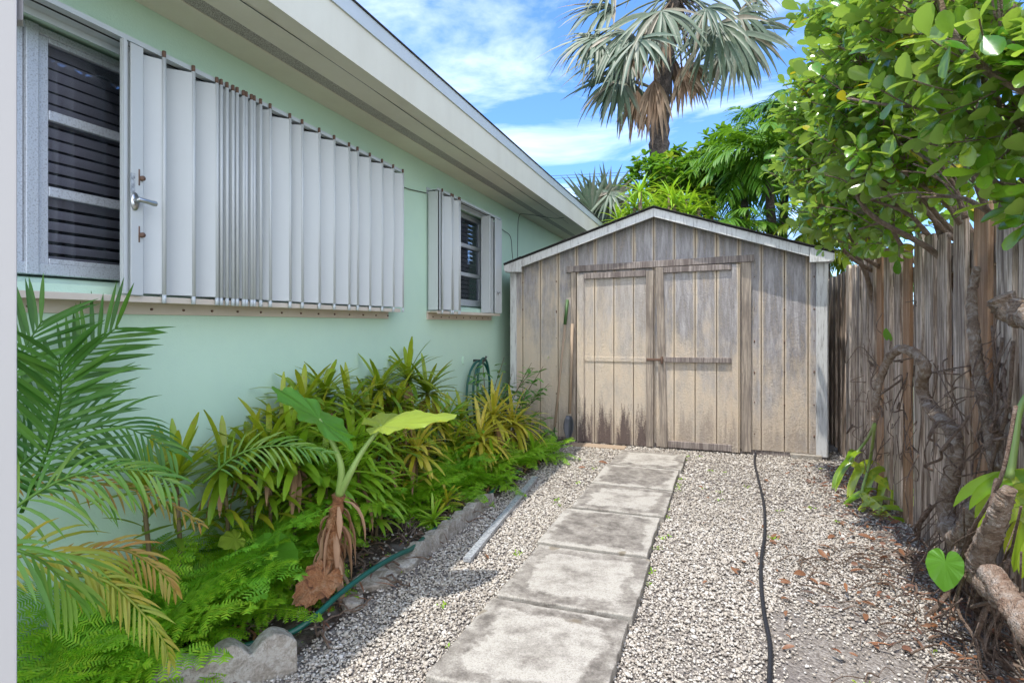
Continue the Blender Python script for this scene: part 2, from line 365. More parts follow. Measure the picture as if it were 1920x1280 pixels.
# ================================================================ SETTING
b = MB(); b.box(-60, 60, -30, 90, -.6, -.06); struct(b.build('ground', 'far_ground', smooth=False))
b = MB(); b.box(-1.53, 1.25, -1.5, 9.5, -.059, -.004); struct(b.build('gravel_yard', 'gravel_bed', smooth=False))
b = MB()                      # planting bed, slightly uneven
nx, ny = 16, 90
for j in range(ny+1):
    for i in range(nx+1):
        x = -2.33+.84*i/nx; y = -1+7*j/ny
        b.v.append(V((x, y, .008+.03*mnoise.noise(V((x*5, y*5, 0)))+.012*mnoise.noise(V((x*19, y*19, 3))))))
for j in range(ny):
    for i in range(nx): a = j*(nx+1)+i; b.f.append((a, a+1, a+nx+2, a+nx+1))
struct(b.build('planting_bed', 'soil'))

# pebbles (uncountable): one mesh
rs = np.random.RandomState(3)
ph = (1+5**.5)/2
ico = np.array([(-1,ph,0),(1,ph,0),(-1,-ph,0),(1,-ph,0),(0,-1,ph),(0,1,ph),(0,-1,-ph),(0,1,-ph),(ph,0,-1),(ph,0,1),(-ph,0,-1),(-ph,0,1)])/1.902
icf = np.array([(0,11,5),(0,5,1),(0,1,7),(0,7,10),(0,10,11),(1,5,9),(5,11,4),(11,10,2),(10,7,6),(7,1,8),(3,9,4),(3,4,2),(3,2,6),(3,6,8),(3,8,9),(4,9,5),(2,4,11),(6,2,10),(8,6,7),(9,8,1)])
def pebbles(name, pos, size, mat, flat=(.35, .75)):
    n = len(pos); v = ico[None]*rs.uniform(.72, 1.2, (n, 12, 1))
    v = v*np.stack([np.ones(n), rs.uniform(.55, .95, n), rs.uniform(*flat, n)], 1)[:, None, :]
    al = rs.uniform(-.5, .5, n); ca, sa = np.cos(al), np.sin(al); x, z = v[..., 0].copy(), v[..., 2].copy()
    v[..., 0] = x*ca[:, None]-z*sa[:, None]; v[..., 2] = x*sa[:, None]+z*ca[:, None]
    a = rs.uniform(0, 6.28, n); ca, sa = np.cos(a), np.sin(a); x, y = v[..., 0].copy(), v[..., 1].copy()
    v[..., 0] = x*ca[:, None]-y*sa[:, None]; v[..., 1] = x*sa[:, None]+y*ca[:, None]
    v = v*size[:, None, None]*.5+pos[:, None, :]
    f = (icf[None]+12*np.arange(n)[:, None, None]).reshape(-1)
    me = bpy.data.meshes.new(name); me.vertices.add(n*12); me.vertices.foreach_set('co', v.reshape(-1).astype(np.float32))
    me.loops.add(n*60); me.loops.foreach_set('vertex_index', f.astype(np.int32))
    me.polygons.add(n*20); me.polygons.foreach_set('loop_start', np.arange(0, n*60, 3, dtype=np.int32))
    me.update(calc_edges=True); me.materials.append(M[mat])
    o = bpy.data.objects.new(name, me); C.objects.link(o); return o
PAV = [(1.74, 2.355), (2.375, 3.005), (3.03, 3.66), (3.69, 4.285), (4.305, 4.91), (4.93, 5.52)]
PXL = [-.945, -.94, -.935, -.92, -.90, -.88]; PW = .60
def inpath(x, y):
    m = np.zeros_like(x, bool)
    for (y0, y1), x0 in zip(PAV, PXL): m |= (x > x0-.0) & (x < x0+PW) & (y > y0-.016) & (y < y1+.016)
    return m
def scat(n, x0, x1, y0, y1):
    return rs.uniform(x0, x1, n), rs.uniform(y0, y1, n)
xs, ys, ss = [], [], []
for n, y0, y1, s in ((44000, 1.25, 2.6, .0118), (42000, 2.6, 4.2, .013), (24000, 4.2, 6.3, .0155)):
    x, y = scat(n, -1.5, 1.2, y0, y1); xs.append(x); ys.append(y); ss.append(np.full(n, s))
x, y, s = map(np.concatenate, (xs, ys, ss))
# sparse where bare sand shows through at the right front, and towards the fence
bare = np.exp(-(((x-.42)/.34)**2+((y-2.35)/.50)**2))*1.35+np.exp(-(((x-.25)/.3)**2+((y-1.75)/.3)**2))*.9+1.0*np.clip((x-.70)/.4, 0, 1)+.35*np.exp(-(((x+.05)/.2)**2+((y-5.3)/.35)**2))
wv = np.array([mnoise.noise(V((a*4, c*4, 1))) for a, c in zip(x, y)])
keep = (~inpath(x, y)) & (rs.uniform(0, 1, len(x)) > np.clip(bare+wv*.6-.15, 0, .93)) & ~((x > -1.5) & (x < -1.42) & (y < 1.2))
keep &= ~((x < -1.42-.0*y) & (rs.uniform(0, 1, len(x)) < .55))
x, y, s = x[keep], y[keep], s[keep]
z = rs.uniform(.0, .009, len(x)); sz = s*rs.lognormal(0, .28, len(x)); 
tag(pebbles('gravel', np.stack([x, y, z], 1), sz, 'gravel_stone'), 'pale crushed stone gravel covering the side yard', 'gravel', kind='stuff')
# few larger white stones mixed in
x, y = scat(140, -1.45, 1.1, 1.5, 5.6); k = ~inpath(x, y); x, y = x[k], y[k]
tag(pebbles('coarse_pebbles', np.stack([x, y, np.full(len(x), .012)], 1), rs.uniform(.022, .04, len(x)), 'gravel_stone', (.3, .5)), 'scattered larger pale pebbles lying on the gravel', 'pebbles', kind='stuff')
x, y = scat(1500, -2.28, -1.5, 1., 5.8)
tag(pebbles('bed_pebbles', np.stack([x, y, np.full(len(x), .03)], 1), rs.uniform(.008, .022, len(x)), 'gravel_stone'), 'loose pebbles strewn in the planting bed', 'pebbles', kind='stuff')

# pavers
plab = ['nearest concrete stepping slab, cut off by the bottom of the photo', 'second concrete slab of the path, grey with a pale rim and brown spot at its near edge',
        'third slab of the path with a whitish oval and three brown spots', 'fourth slab of the path, dark grey stain along its far side',
        'fifth slab of the path, second from the shed door', 'farthest concrete slab, closest to the shed door']
for i, ((y0, y1), x0) in enumerate(zip(PAV, PXL)):
    b = MB(); n = 12; z0, z1 = -.02, .044; x0 += [0, .012, -.008, .010, -.004, .006][i]; y1 -= .012
    tx = R.uniform(-.006, .006); ty = R.uniform(-.006, .006)
    def jit(): return R.uniform(-.0035, .0035)
    ring = [V((x0+PW*k/n, y0+jit(), 0)) for k in range(n)]+[V((x0+PW+jit(), y0+(y1-y0)*k/n, 0)) for k in range(n)]+[V((x0+PW-PW*k/n, y1+jit(), 0)) for k in range(n)]+[V((x0+jit(), y1-(y1-y0)*k/n, 0)) for k in range(n)]
    for q in ring: q.x += (q.y-y0)*.015
    b.prism([V((q.x, q.y, z0)) for q in ring], (0, 0, z1-z0))
    for q in b.v[len(ring):]: q.z += (q.x-x0-.3)*tx+(q.y-y0-.3)*ty+R.uniform(-.0015, .0015)
    tag(b.build('paving_slab', 'paver_concrete', smooth=False, bevel=.006), plab[i], 'paving slab', 'concrete slabs forming the path to the shed')

# ================================================================ HOUSE
W = -2.32
hs = thing('house', 'mint green stucco house side with white accordion shutters and cream eaves', 'house', (W, 0, 0))
Z0, Z1 = 1.40, 2.40        # window openings
OPEN = [(.95, 3.66), (4.34, 5.77)]
b = MB(); ZT = 2.62; th = .22
b.box(W-th, W, -1.5, 12.0, -.05, Z0); b.box(W-th, W, -1.5, 12., Z1, ZT)
yy = -1.5
for y0, y1 in OPEN: b.box(W-th, W, yy, y0, Z0, Z1); yy = y1
b.box(W-th, W, yy, 12., Z0, Z1)
b.box(-9.8, W-th, -1.5, -1.3, -.05, ZT); b.box(-9.8, W-th, 11.8, 12., -.05, ZT); b.box(-10., -9.8, -1.5, 12., -.05, ZT)
b.build('wall', 'mint_stucco', hs, smooth=False)
EX = -1.80
sf = MB(); sf.box(W-.02, -2.135, -2., 12.5, ZT, ZT+.02); sf.box(-2.045, -2.004, -2., 12.5, ZT, ZT+.02); sf.box(-2.0, EX-.003, -2., 12.5, ZT-.003, ZT+.02)
sfo = sf.build('soffit', 'cream_paint', hs, smooth=False)
MB().box(-2.135, -2.045, -2., 12.5, ZT+.004, ZT+.02).build('soffit_vent', 'soffit_vent', sfo, smooth=False)
MB().box(EX, EX+.02, -2., 12.5, ZT-.005, ZT+.232).build('fascia', 'cream_paint', hs, smooth=False)
d = MB()
for y0, y1 in ((-2., 1.4), (1.402, 4.455), (4.458, 7.5), (7.503, 12.5)): d.box(EX+.021, EX+.03, y0, y1, ZT+.215, ZT+.30)
d.build('drip_edge', 'drip_metal', hs, smooth=False)
rf = MB(); zt = ZT+.285
rf.prism([(EX-.0, -2, zt+.0155), (EX+.038, -2, zt+.0155), (EX+.038, -2, zt+.024), (-6.1, -2, zt+1.35), (-10.5, -2, zt), (-10.5, -2, zt-.02), (-6.1, -2, zt+1.3)], (0, 14.5, 0))
rf.build('roof', 'roof_shingle', hs, smooth=False)
# wires on wall and soffit
def wire(pts, r=.0035, k=8): return MB().tube(smoothpts(pts, k), r, 5)
wire([(W+.01, 3.75, 2.33), (W+.012, 3.95, 2.325), (W+.01, 4.28, 2.36)]).build('wire', 'wire_dark', hs)
wire([(W+.01, 5.8, 2.36), (W+.014, 6.1, 2.33), (W+.014, 6.35, 2.29), (W+.012, 6.42, 2.1), (W+.01, 6.5, 1.8)]).build('wire', 'wire_dark', hs)
wire([(W+.012, 6.62, 1.9), (W+.012, 6.62, 2.3), (W+.03, 6.62, 2.58), (W+.12, 6.66, 2.605), (-1.95, 7.0, 2.60), (-1.83, 7.05, 2.612)]).build('wire', 'wire_dark', hs)
wire([(-1.885, y, ZT-.006+.004*math.sin(y*3.)) for y in np.arange(.6, 7.5, .3)], .0022, 3).build('wire', 'wire_dark', hs)

def window(y0, y1, cols, name='window'):
    x = W-.12; zb, ztp = 1.44, 2.385
    fr = MB()
    fr.box(x-.05, x+.015, y0, y1, zb, zb+.045); fr.box(x-.05, x+.015, y0, y1, ztp-.028, ztp)
    ys = [y0]+cols+[y1]
    for yv in ys: fr.box(x-.052, x+.022, yv-.022, yv+.022, zb-.001, ztp+.001)
    w_ = fr.build(name, 'window_alu', hs, smooth=False, bevel=.003)
    sash = MB(); gl = MB(); zs = [zb+.045, 1.765, 2.06, ztp-.028]
    for a, c in zip(ys, ys[1:]):
        a += .024; c -= .024
        sash.box(x-.03, x+.008, a, a+.038, zs[0], zs[3]); sash.box(x-.03, x+.008, c-.038, c, zs[0], zs[3])
        for i in range(3):
            z_0, z_1 = zs[i], zs[i+1]
            sash.box(x-.028, x+.012, a+.038, c-.038, z_1-.02, z_1+(.0 if i == 2 else .018))
            gl.box(x-.012, x-.008, a+.038, c-.038, z_0+(.0 if i == 0 else .018), z_1-.02)
        sash.box(x-.028, x+.012, a+.038, c-.038, zs[0], zs[0]+.02)
    sash.build('sash', 'window_alu', w_, smooth=False, bevel=.0025)
    gl.build('pane', 'glass', w_, smooth=False)
    bl = MB(); z = zb+.05
    while z < ztp-.03:
        bl.prism([(x-.062, y0, z), (x-.036, y0, z+.027), (x-.038, y0, z+.029), (x-.064, y0, z+.002)], (0, y1-y0, 0)); z += .046
    bl.build('blind', 'blind_slat', w_, smooth=False)
    MB().box(x-.16, x-.15, y0-.0, y1+.0, zb-.04, ztp+.01).build('dark_room_panel', 'dark_gap', w_, smooth=False)  # black panel stands in for the darkness of the unlit room
    # sloping green sill and slim lintel step
    s = MB(); s.prism([(x-.05, y0-.0, zb-.002), (W+.004, y0, 1.402), (W+.004, y0, 1.37), (x-.05, y0, 1.37)], (0, y1-y0, 0)); s.build('window_sill', 'mint_stucco', hs, smooth=False)
    s = MB(); s.box(W-.07, W-.002, y0, y1, Z1-.014, Z1-.0005); s.build('lintel_step', 'mint_stucco', hs, smooth=False)
window(.95, 3.66, [1.40, 2.2, 3.0]); window(4.34, 5.77, [5.05])

def shutter(yp, ybeg, yend, name, rail0, rail1):
    """yp = y of front pivots of the folded blades"""
    xf, xb = -2.203, -2.300; zb, ztp = 1.378, 2.372
    o = MB(); ppos = []; hinge = MB()
    th = .0035
    def wall_(p, q):
        p = V((*p, 0)); q = V((*q, 0)); n_ = (q-p).normalized().cross(V((0,0,1)))*th
        o.prism([(p+n_)+V((0,0,zb)), (q+n_)+V((0,0,zb)), (q-n_)+V((0,0,zb)), (p-n_)+V((0,0,zb))], (0,0,ztp-zb))
    for i, y in enumerate(yp):
        hinge.tube([(xf, y, zb-.004), (xf, y, ztp+.006)], .0085, 10)
        ppos.append(y)
        if i+1 < len(yp):
            y2 = yp[i+1]; gap = y2-y; ym = y+gap*.22 if gap > .06 else y+gap*.5
            dx = min(.105, max(.05, .1))
            wall_((xf, y+.004), (xb, ym)); wall_((xb, ym), (xf, y2-.004))
            hinge.tube([(xb+.004, ym, zb), (xb+.004, ym, ztp)], .006, 8)
    s = o.build(name, 'shutter_white', hs, smooth=False)
    hinge.build('hinge', 'shutter_white', s)
    for y in ppos:
        MB().tube([(xf, y, ztp+.006), (xf, y, ztp+.034)], .0075, 8).build('pivot_pin', 'rusty_pin', s)
        MB().tube([(xf, y, zb-.038), (xf, y, zb-.004)], .0085, 8).build('bottom_pin', 'drip_metal', s)
    r = MB(); r.box(W+.002, -2.214, rail0, rail1, 2.386, 2.392); r.box(-2.217, -2.212, rail0, rail1, 2.384, 2.404)
    r.box(W+.001, -2.315, rail0, rail1, 2.36, 2.415); r.build('track', 'drip_metal', s, smooth=False)
    MB().box(-2.262, -2.254, rail0, rail1, 2.3835, 2.387).build('track_slot', 'dark_gap', s, smooth=False)
    q = MB(); q.box(W+.002, -2.216, rail0, rail1-.03, 1.352, 1.362); q.box(W+.001, W+.01, rail0, rail1-.04, 1.292, 1.353); q.box(-2.220, -2.214, rail0, rail1-.03, 1.340, 1.366)
    q.build('sill_flange', 'sill_cream', s, smooth=False, bevel=.002)
    yv = rail0+.1
    while yv < rail1-.05: MB().tube([(W+.009, yv, 1.315), (W+.016, yv, 1.315)], .0055, 8).build('screw', 'rusty_pin', s); yv += .157
    return s
def ypx(px): 
    t = (px-960)/F; return 2.205*(t*SA+CA)/(SA-t*CA)
fp = [307,362,406,414,425,436,444,456,461,471,476,488,506,543,566,598,626,654,670,693,716,737,755]
s1 = shutter([ypx(p) for p in fp], 1.58, 3.72, 'accordion_shutter', .75, ypx(757))
y0 = ypx(231); y1 = ypx(243); y2 = ypx(267)
b = MB(); b.box(-2.222, -2.205, y0-.002, y0+.001, 1.372, 2.382); b.box(-2.26, -2.222, y1+.004, y1+.007, 1.372, 2.372); b.box(-2.206, -2.202, y0+.001, y1-.012, 1.372, 2.382); b.box(-2.225, -2.216, y1-.02, y1+.004, 1.372, 2.38); b.box(-2.208, -2.199, y1+.002, y2, 1.368, 2.375); b.box(-2.29, -2.209, y2-.004, y2, 1.372, 2.37)
lk = b.build('lock_post', 'shutter_white', s1, smooth=False, bevel=.0015)
b = MB()      # blade from lock post to first pivot
p, q = V((-2.21, y2, 1.378)), V((-2.206, ypx(307)-.006, 1.378)); m_ = V((-2.25, (p.y+q.y)/2+.03, 1.378))
b.prism([p, p.lerp(q, .35)+V((-.03,0,0)), q, q+V((-.005,0,0)), p.lerp(q, .35)+V((-.036,0,0)), p+V((-.006,0,0))], (0,0,.99)); b.build('end_blade', 'shutter_white', s1, smooth=False)
hp = PX(252, 378, -2.199)
b = MB(); n = 20
b.prism([hp+V((0, .017*math.cos(2*math.pi*k/n), .036*math.sin(2*math.pi*k/n))) for k in range(n)][::-1], (.006, 0, 0))
b.tube([hp+V((.004, 0, .004)), hp+V((.035, 0, .004))], .010, 12); b.tube(smoothpts([hp+V((.03, -.008, .006)), hp+V((.036, .015, .003)), hp+V((.038, .05, 0)), hp+V((.036, .066, 0))]), [.010]*12+[.0115]*5+[.008]*2, 12)
b.build('handle', 'steel', s1, bevel=0)
b = MB()
for py in (335, 441):
    c = PX(265, py, -2.199); b.tube([c, c+V((.012, 0, 0))], .0105, 12); b.box(-2.199, -2.196, c.y-.012, c.y-.008, c.z-.03, c.z+.035)
b.build('thumb_screw', 'rusty_pin', s1)
MB().box(-2.199, -2.198, PX(244, 340, -2.199).y, PX(253, 340, -2.199).y, PX(250, 362, -2.199).z, PX(250, 325, -2.199).z).build('worn_sticker', 'galvanised', s1, smooth=False)
s2 = shutter([ypx(p) for p in (829, 846, 849, 860, 862)], 0, 0, 'accordion_shutter', ypx(822), ypx(941))
b = MB(); ya, yb_, yc = ypx(918), ypx(927), ypx(940); b.box(-2.30, -2.21, ya, ya+.004, 1.372, 2.372); b.box(-2.212, -2.204, ya-.004, ya+.025, 1.372, 2.372); b.box(-2.30, -2.22, yb_, yb_+.004, 1.372, 2.37); b.box(-2.207, -2.199, yb_+.01, yc, 1.37, 2.374); b.box(-2.30, -2.208, yc-.004, yc, 1.372, 2.37)
b.build('lock_post', 'shutter_white', s2, smooth=False, bevel=.0015)
b = MB(); c = PX(933, 548, -2.199); b.box(-2.199, -2.185, c.y-.03, c.y+.03, c.z-.012, c.z+.012); b.tube([c, c+V((.03, 0, 0))], .011, 10); b.build('latch', 'steel', s2, bevel=.002)
b = MB(); ya = ypx(823); b.box(-2.30, -2.2, ya-.01, ya-.006, 1.372, 2.374); b.box(-2.208, -2.2, ya-.01, ya+.02, 1.372, 2.374); b.build('end_post', 'shutter_white', s2, smooth=False)

# white door post at the camera's left
pw = P(32, 600, .62)
w_ = thing('doorway_post', 'white painted post standing at the very edge close to the camera', 'post', (pw.x-.05, pw.y, 0))
b = MB(); rgt = V((CA, SA, 0)); fw = V((-SA, CA, 0)); c0 = pw.copy(); c0.z = -.05; ry = (V((pw.x, pw.y, 0))).normalized()
b.prism([c0, c0+ry*.05, c0+ry*.05-rgt*.12, c0-rgt*.12], (0, 0, 2.65)); b.build('post', 'post_white', w_, smooth=False, bevel=.003)
b = MB(); c1 = P(30, 0, .62); c1.z = P(30, 30, .62).z; b.prism([c1+ry*.012-rgt*.01, c1+ry*.03-rgt*.01, c1+ry*.03+rgt*.008, c1+ry*.012+rgt*.008], (0, 0, .12)); b.build('hinge', 'post_white', w_, smooth=False, bevel=.001)

# ================================================================ SHED
SY = 5.92; XL, XR, XC = -2.13, .95, -.59
sh = thing('garden_shed', 'weathered beige plywood garden shed with double doors and gabled roof', 'shed', (XC, SY, 0))
def roofz(x): return 2.36-abs(x-XC)*.325     # underside line
b = MB(); g = .004; k0 = -8
for k in range(k0, 9):
    a, c = -.6+.2*k+g, -.6+.2*(k+1)-g
    a = max(a, XL); c = min(c, XR)
    if c-a < .01: continue
    top = [(c, SY, roofz(c)+.02), (a, SY, roofz(a)+.02)]
    b.prism([(a, SY-.0, .05), (c, SY-.0, .05)]+top, (0, -.013, 0))
b.build('front_siding', 'shed_siding', sh, smooth=False, bevel=.002)
b = MB(); b.prism([(XL, SY+.001, .04), (XR, SY+.001, .04), (XR, SY+.001, roofz(XR)), (XC, SY+.001, roofz(XC)+.02), (XL, SY+.001, roofz(XL))], (0, .02, 0))
b.prism([(XL, SY+2.4, .04), (XR, SY+2.4, .04), (XR, SY+2.4, roofz(XR)), (XC, SY+2.4, roofz(XC)+.02), (XL, SY+2.4, roofz(XL))], (0, .02, 0))
b.box(XL, XL+.02, SY+.02, SY+2.4, .04, roofz(XL)); b.box(XR-.02, XR, SY+.02, SY+2.4, .04, roofz(XR)); b.build('wall', 'shed_siding', sh, smooth=False)
# roof
rl, rr_ = -2.175, .995; fy = SY-.125
def rz(x, o=0): return 2.405-abs(x-XC)*.325+o
b = MB()
for xe in (rl, rr_):
    b.prism([(XC, fy-.02, rz(XC)), (xe, fy-.02, rz(xe)), (xe, fy-.02, rz(xe, .012)), (XC, fy-.02, rz(XC, .012))][::(1 if xe > XC else -1)], (0, 2.7, 0))
rfo = b.build('roof', 'roof_shingle', sh, smooth=False)
b = MB()                                                # ragged shingle lip along the rake
for xe in (rl, rr_):
    n = 16
    for i in range(n):
        a = XC+(xe-XC)*i/n; c = XC+(xe-XC)*(i+1)/n*.999; o_ = R.uniform(.004, .012)
        b.prism([(a, fy-.03-o_, rz(a, .013)), (c, fy-.03-o_, rz(c, .013)), (c, fy-.03-o_, rz(c, .019)), (a, fy-.03-o_, rz(a, .019+R.uniform(0, .006)))][::(1 if xe > XC else -1)], (0, 2.72, 0))
b.build('shingle', 'roof_shingle', rfo, smooth=False)
b = MB()
for xe, s_ in ((rl, -1), (rr_, 1)):
    x1 = xe-s_*.20; x1e = xe-s_*.0
    b.prism([(XC+s_*.001, fy-.012, rz(XC)-.002), (x1, fy-.012, rz(x1)-.002), (x1, fy-.012, rz(x1)-.088), (XC+s_*.001, fy-.012, rz(XC)-.088)], (0, .025, 0))
    b.prism([(x1+s_*.002, fy-.018, rz(x1)-.002), (x1e, fy-.018, rz(x1e)-.002), (x1e, fy-.018, rz(x1e)-.055), (x1e-s_*.05, fy-.018, rz(xe)-.075), (x1+s_*.002, fy-.018, rz(xe)-.075)], (0, .035, 0))
    b.box(min(xe, xe-s_*.03), max(xe, xe-s_*.03), fy+.02, SY+2.5, rz(xe)-.07, rz(xe)-.003)
b.build('rake_trim', 'white_wood', sh, smooth=False, bevel=.002)
for xa_, xb_, ya_, yb_ in ((XL-.008, XL+.06, SY-.034, SY-.013), (XR-.085, XR+.006, SY-.034, SY-.013), (XR, XR+.018, SY-.012, SY+.08), (XL-.02, XL-.001, SY-.012, SY+.08)): MB().box(xa_, xb_, ya_, yb_, .03, roofz(xa_+.02)-.02).build('corner_trim', 'white_wood', sh, smooth=False, bevel=.002)
yf = SY-.013
b = MB(); b.prism([(-1.50, yf-.034, 1.80), (.335, yf-.034, 1.85), (.335, yf-.034, 1.915), (-1.50, yf-.034, 1.865)], (0, .034, 0)); b.build('door_header', 'trim_wood', sh, smooth=False, bevel=.003)
MB().box(-1.455, -1.40, yf-.024, yf, .03, 1.80).build('door_frame', 'batten_wood', sh, smooth=False, bevel=.003); MB().box(.225, .31, yf-.024, yf, .03, 1.845).build('door_frame', 'batten_wood', sh, smooth=False, bevel=.003)
def door(x0, x1, zb, ztl, ztr, tilt, mat):
    b = MB(); xs_ = [x0]
    k = math.ceil((x0+.6)/.2+.15)
    while -.6+.2*k < x1-.03: xs_.append(-.6+.2*k); k += 1
    xs_.append(x1)
    for a, c in zip(xs_, xs_[1:]):
        za = ztl+(ztr-ztl)*(a-x0)/(x1-x0); zc = ztl+(ztr-ztl)*(c-x0)/(x1-x0)
        b.prism([(a+.004, yf-.022, zb), (c-.004, yf-.022, zb), (c-.004, yf-.022, zc), (a+.004, yf-.022, za)], (0, .012, 0))
    b.box(x0+.004, x1-.004, yf-.009, yf-.002, zb+.01, min(ztl, ztr)-.01)
    return b.build('door', mat, sh, smooth=False, bevel=.0015)
dl = door(-1.385, -.600, .015, 1.775, 1.79, 0, 'shed_door_siding'); dr = door(-.575, .21, .02, 1.81, 1.83, 0, 'shed_door_siding_grey')
y_ = yf-.023
def bd(x0, x1, z0, z1, par, mat, tw=0, t_=.022):
    b = MB(); b.prism([(x0, y_-t_, z0), (x1, y_-t_, z0+tw), (x1, y_-t_, z1+tw), (x0, y_-t_, z1)], (0, t_, 0)); b.build('batten', mat, par, smooth=False, bevel=.003)
bd(-1.31, -.675, 1.725, 1.785, dl, 'trim_wood', .012); bd(-1.385, -1.312, .02, 1.775, dl, 'shed_door_siding')
b = MB(); b.prism([(-.672, y_-.02, .015), (-.600, y_-.02, .015), (-.598, y_-.02, 1.79), (-.672, y_-.02, 1.79)], (0, .02, 0)); b.build('batten', 'batten_wood', dl, smooth=False, bevel=.003)
bd(-1.31, -.674, .865, .915, dl, 'shed_door_siding', .0, .006)
b = MB(); b.prism([(-.535, y_-.02, .02), (-.465, y_-.02, .02), (-.505, y_-.02, 1.82), (-.578, y_-.02, 1.82)], (0, .02, 0)); b.build('batten', 'batten_wood', dr, smooth=False, bevel=.003)
bd(-.50, .135, 1.765, 1.82, dr, 'trim_wood', .012); bd(.137, .21, .02, 1.82, dr, 'shed_door_siding_grey'); bd(-.495, .135, .872, .922, dr, 'trim_wood', .006); bd(-.46, .135, .025, .09, dr, 'trim_wood')
b = MB(); b.box(-.665, -.50, y_-.03, y_-.022, .885, .91); b.tube([(-.515, y_-.035, .93), (-.515, y_-.035, .86)], .012, 8); b.build('latch', 'rusty_pin', dr, bevel=.001)
b = MB(); b.box(XL+.02, XR-.01, SY-.006, SY+.1, -.03, .048); b.build('skid', 'trim_wood', sh, smooth=False, bevel=.003)
b = MB()
for x in (-2., -1.62, -1.2, .34, .6, .85): 
    for z in np.arange(.2, 1.8, .3): b.tube([(x, SY-.0125, z+R.uniform(-.03, .03)), (x, SY-.0145, z)], .006, 6)
b.build('nail', 'rusty_pin', sh)
b = MB(); b.box(-1.42, -.86, SY-.24, SY-.09, -.004, .018); tag(b.build('wood_plank', 'old_wood_handle', smooth=False, bevel=.004), 'thin pale board lying on gravel below the left shed door', 'plank')
b = MB(); p = G(1522, 878); b.box(p.x-.13, p.x+.13, SY-.05, SY+.16, -.01, .03-.0); b.box(p.x-.13, p.x+.13, SY-.075, SY-.008, -.01, .046)
tag(b.build('concrete_block', 'edger_concrete', smooth=False, bevel=.005), 'grey concrete block under the right corner of the shed', 'block')
# tools leaning on the shed
tl = thing('garden_rake', 'long handled garden tool with green grip leaning on the shed', 'tool', (-1.52, SY-.1, 0))
a = PY(1064, 562, SY-.03); c = PY(1040, 800, SY-.25); MB().tube([c, c.lerp(a, .8)], .013, 10).build('shaft', 'old_wood_handle', tl); MB().tube([c.lerp(a, .8), a], .017, 10).build('grip', 'tool_green', tl)
b = MB(); hd = c+V((0, -.02, -.05)); b.tube([c, hd], .008, 6)
for i in range(14):
    s_ = (i-6.5)/6.5; b.tube(smoothpts([hd, hd+V((.08*s_, -.02, -.12)), hd+V((.17*s_, -.05, -.21)), hd+V((.17*s_, -.08, -.215))], 3), .0022, 4)
b.build('tines', 'tool_green', tl)
tl = thing('shovel', 'shovel with pale wooden handle leaning blade down beside the left door', 'shovel', (-1.46, SY-.1, 0))
a = PY(1073, 607, SY-.06); c = PY(1068, 775, SY-.16); MB().tube([c, a], .016, 10).build('shaft', 'old_wood_handle', tl)
b = MB(); bt = c+V((.0, -.01, -.02)); nU, nV = 6, 6
for j in range(nV+1):
    v_ = j/nV; w2 = .055*(1 if v_ < .45 else max(.06, 1-((v_-.45)/.55)**1.7))*(.55+.45*min(1, v_*4))
    for i in range(nU+1):
        u_ = i/nU*2-1; b.v.append(bt+V((u_*w2, -.03*v_+.02*u_*u_*-1, -.26*v_)))
for j in range(nV):
    for i in range(nU): q = j*(nU+1)+i; b.f.append((q, q+1, q+nU+2, q+nU+1))
o = b.build('blade', 'shovel_steel', tl); mo = o.modifiers.new('s', 'SOLIDIFY'); mo.thickness = .003

# ================================================================ FENCE
FX = 1.12
fe = thing('wooden_fence', 'weathered grey brown wooden picket fence at the right of the yard', 'fence', (FX, 3, 0))
rf_ = random.Random(11); y = 1.2; i = 0
def picket(y, x, w, h, th=.018, top=0, tilt=0):
    b = MB(); e = .012*rf_.random(); z0 = -.02+rf_.uniform(0, .04)
    n = 6; pl = []
    prof = [(y, z0), (y+w, z0), (y+w+tilt, h-.03*top), (y+w-.02*top-.003+tilt, h+e), (y+.02*top+tilt, h+e*.4), (y+tilt, h-.03*top)]
    b.prism([(x, a, c) for a, c in prof], (th, 0, 0)); return b.build('picket', 'fence_wood', fe, smooth=False, bevel=.003)
while y < 9.:
    w = rf_.uniform(.125, .15); gap = rf_.uniform(.055, .085)
    h = 1.75+rf_.uniform(-.035, .04)+(.03 if y < 3.3 else 0)
    picket(y, FX+rf_.uniform(-.004, .006), w, h, .022, rf_.choice([0, 0, 1]), rf_.uniform(-.015, .015))
    picket(y+w-.035, FX+.084+rf_.uniform(-.004, .004), .12, h-rf_.uniform(0, .12), .02, 0, rf_.uniform(-.01, .01)); y += w+gap
for z in (.35, 1.0, 1.52): 
    b = MB(); b.box(FX+.026, FX+.082, 1.1, 9.2, z, z+.085); b.build('rail', 'fence_wood', fe, smooth=False)
# ================================================================ YARD OBJECTS
def edger(px0, label, length, ang, sc=1., thk=.06, tiltx=0):
    """scalloped concrete lawn edger, lying along +y before rotation"""
    b = MB(); n = 30; prof = []
    for i in range(n+1):
        u = i/n; prof.append((u*length, .085*sc+.045*sc*abs(math.sin(math.pi*u*length/.15))+mnoise.noise(V((u*9, px0[0]*7, 0)))*.008))
    ring = [(0, 0, -.05), (0, length, -.05)]+[(0, a, h) for a, h in prof[::-1]]
    b.prism(ring, (thk, 0, 0)); rot = Matrix.Rotation(ang, 4, 'Z') @ Matrix.Rotation(tiltx, 4, 'Y')
    b.v = [rot @ (v+V((mnoise.noise(v*30)*.004, 0, mnoise.noise(v*25+V((5,0,0)))*.005)))+V((px0[0], px0[1], 0)) for v in b.v]
    return tag(b.build('edging_block', 'edger_concrete', smooth=False, bevel=.008), label, 'edging block', 'scalloped concrete edging blocks')
edger((-1.76, 1.36), 'big mossy scalloped edging block standing nearest the camera', .45, -.66, 1.1, .085, -.12)
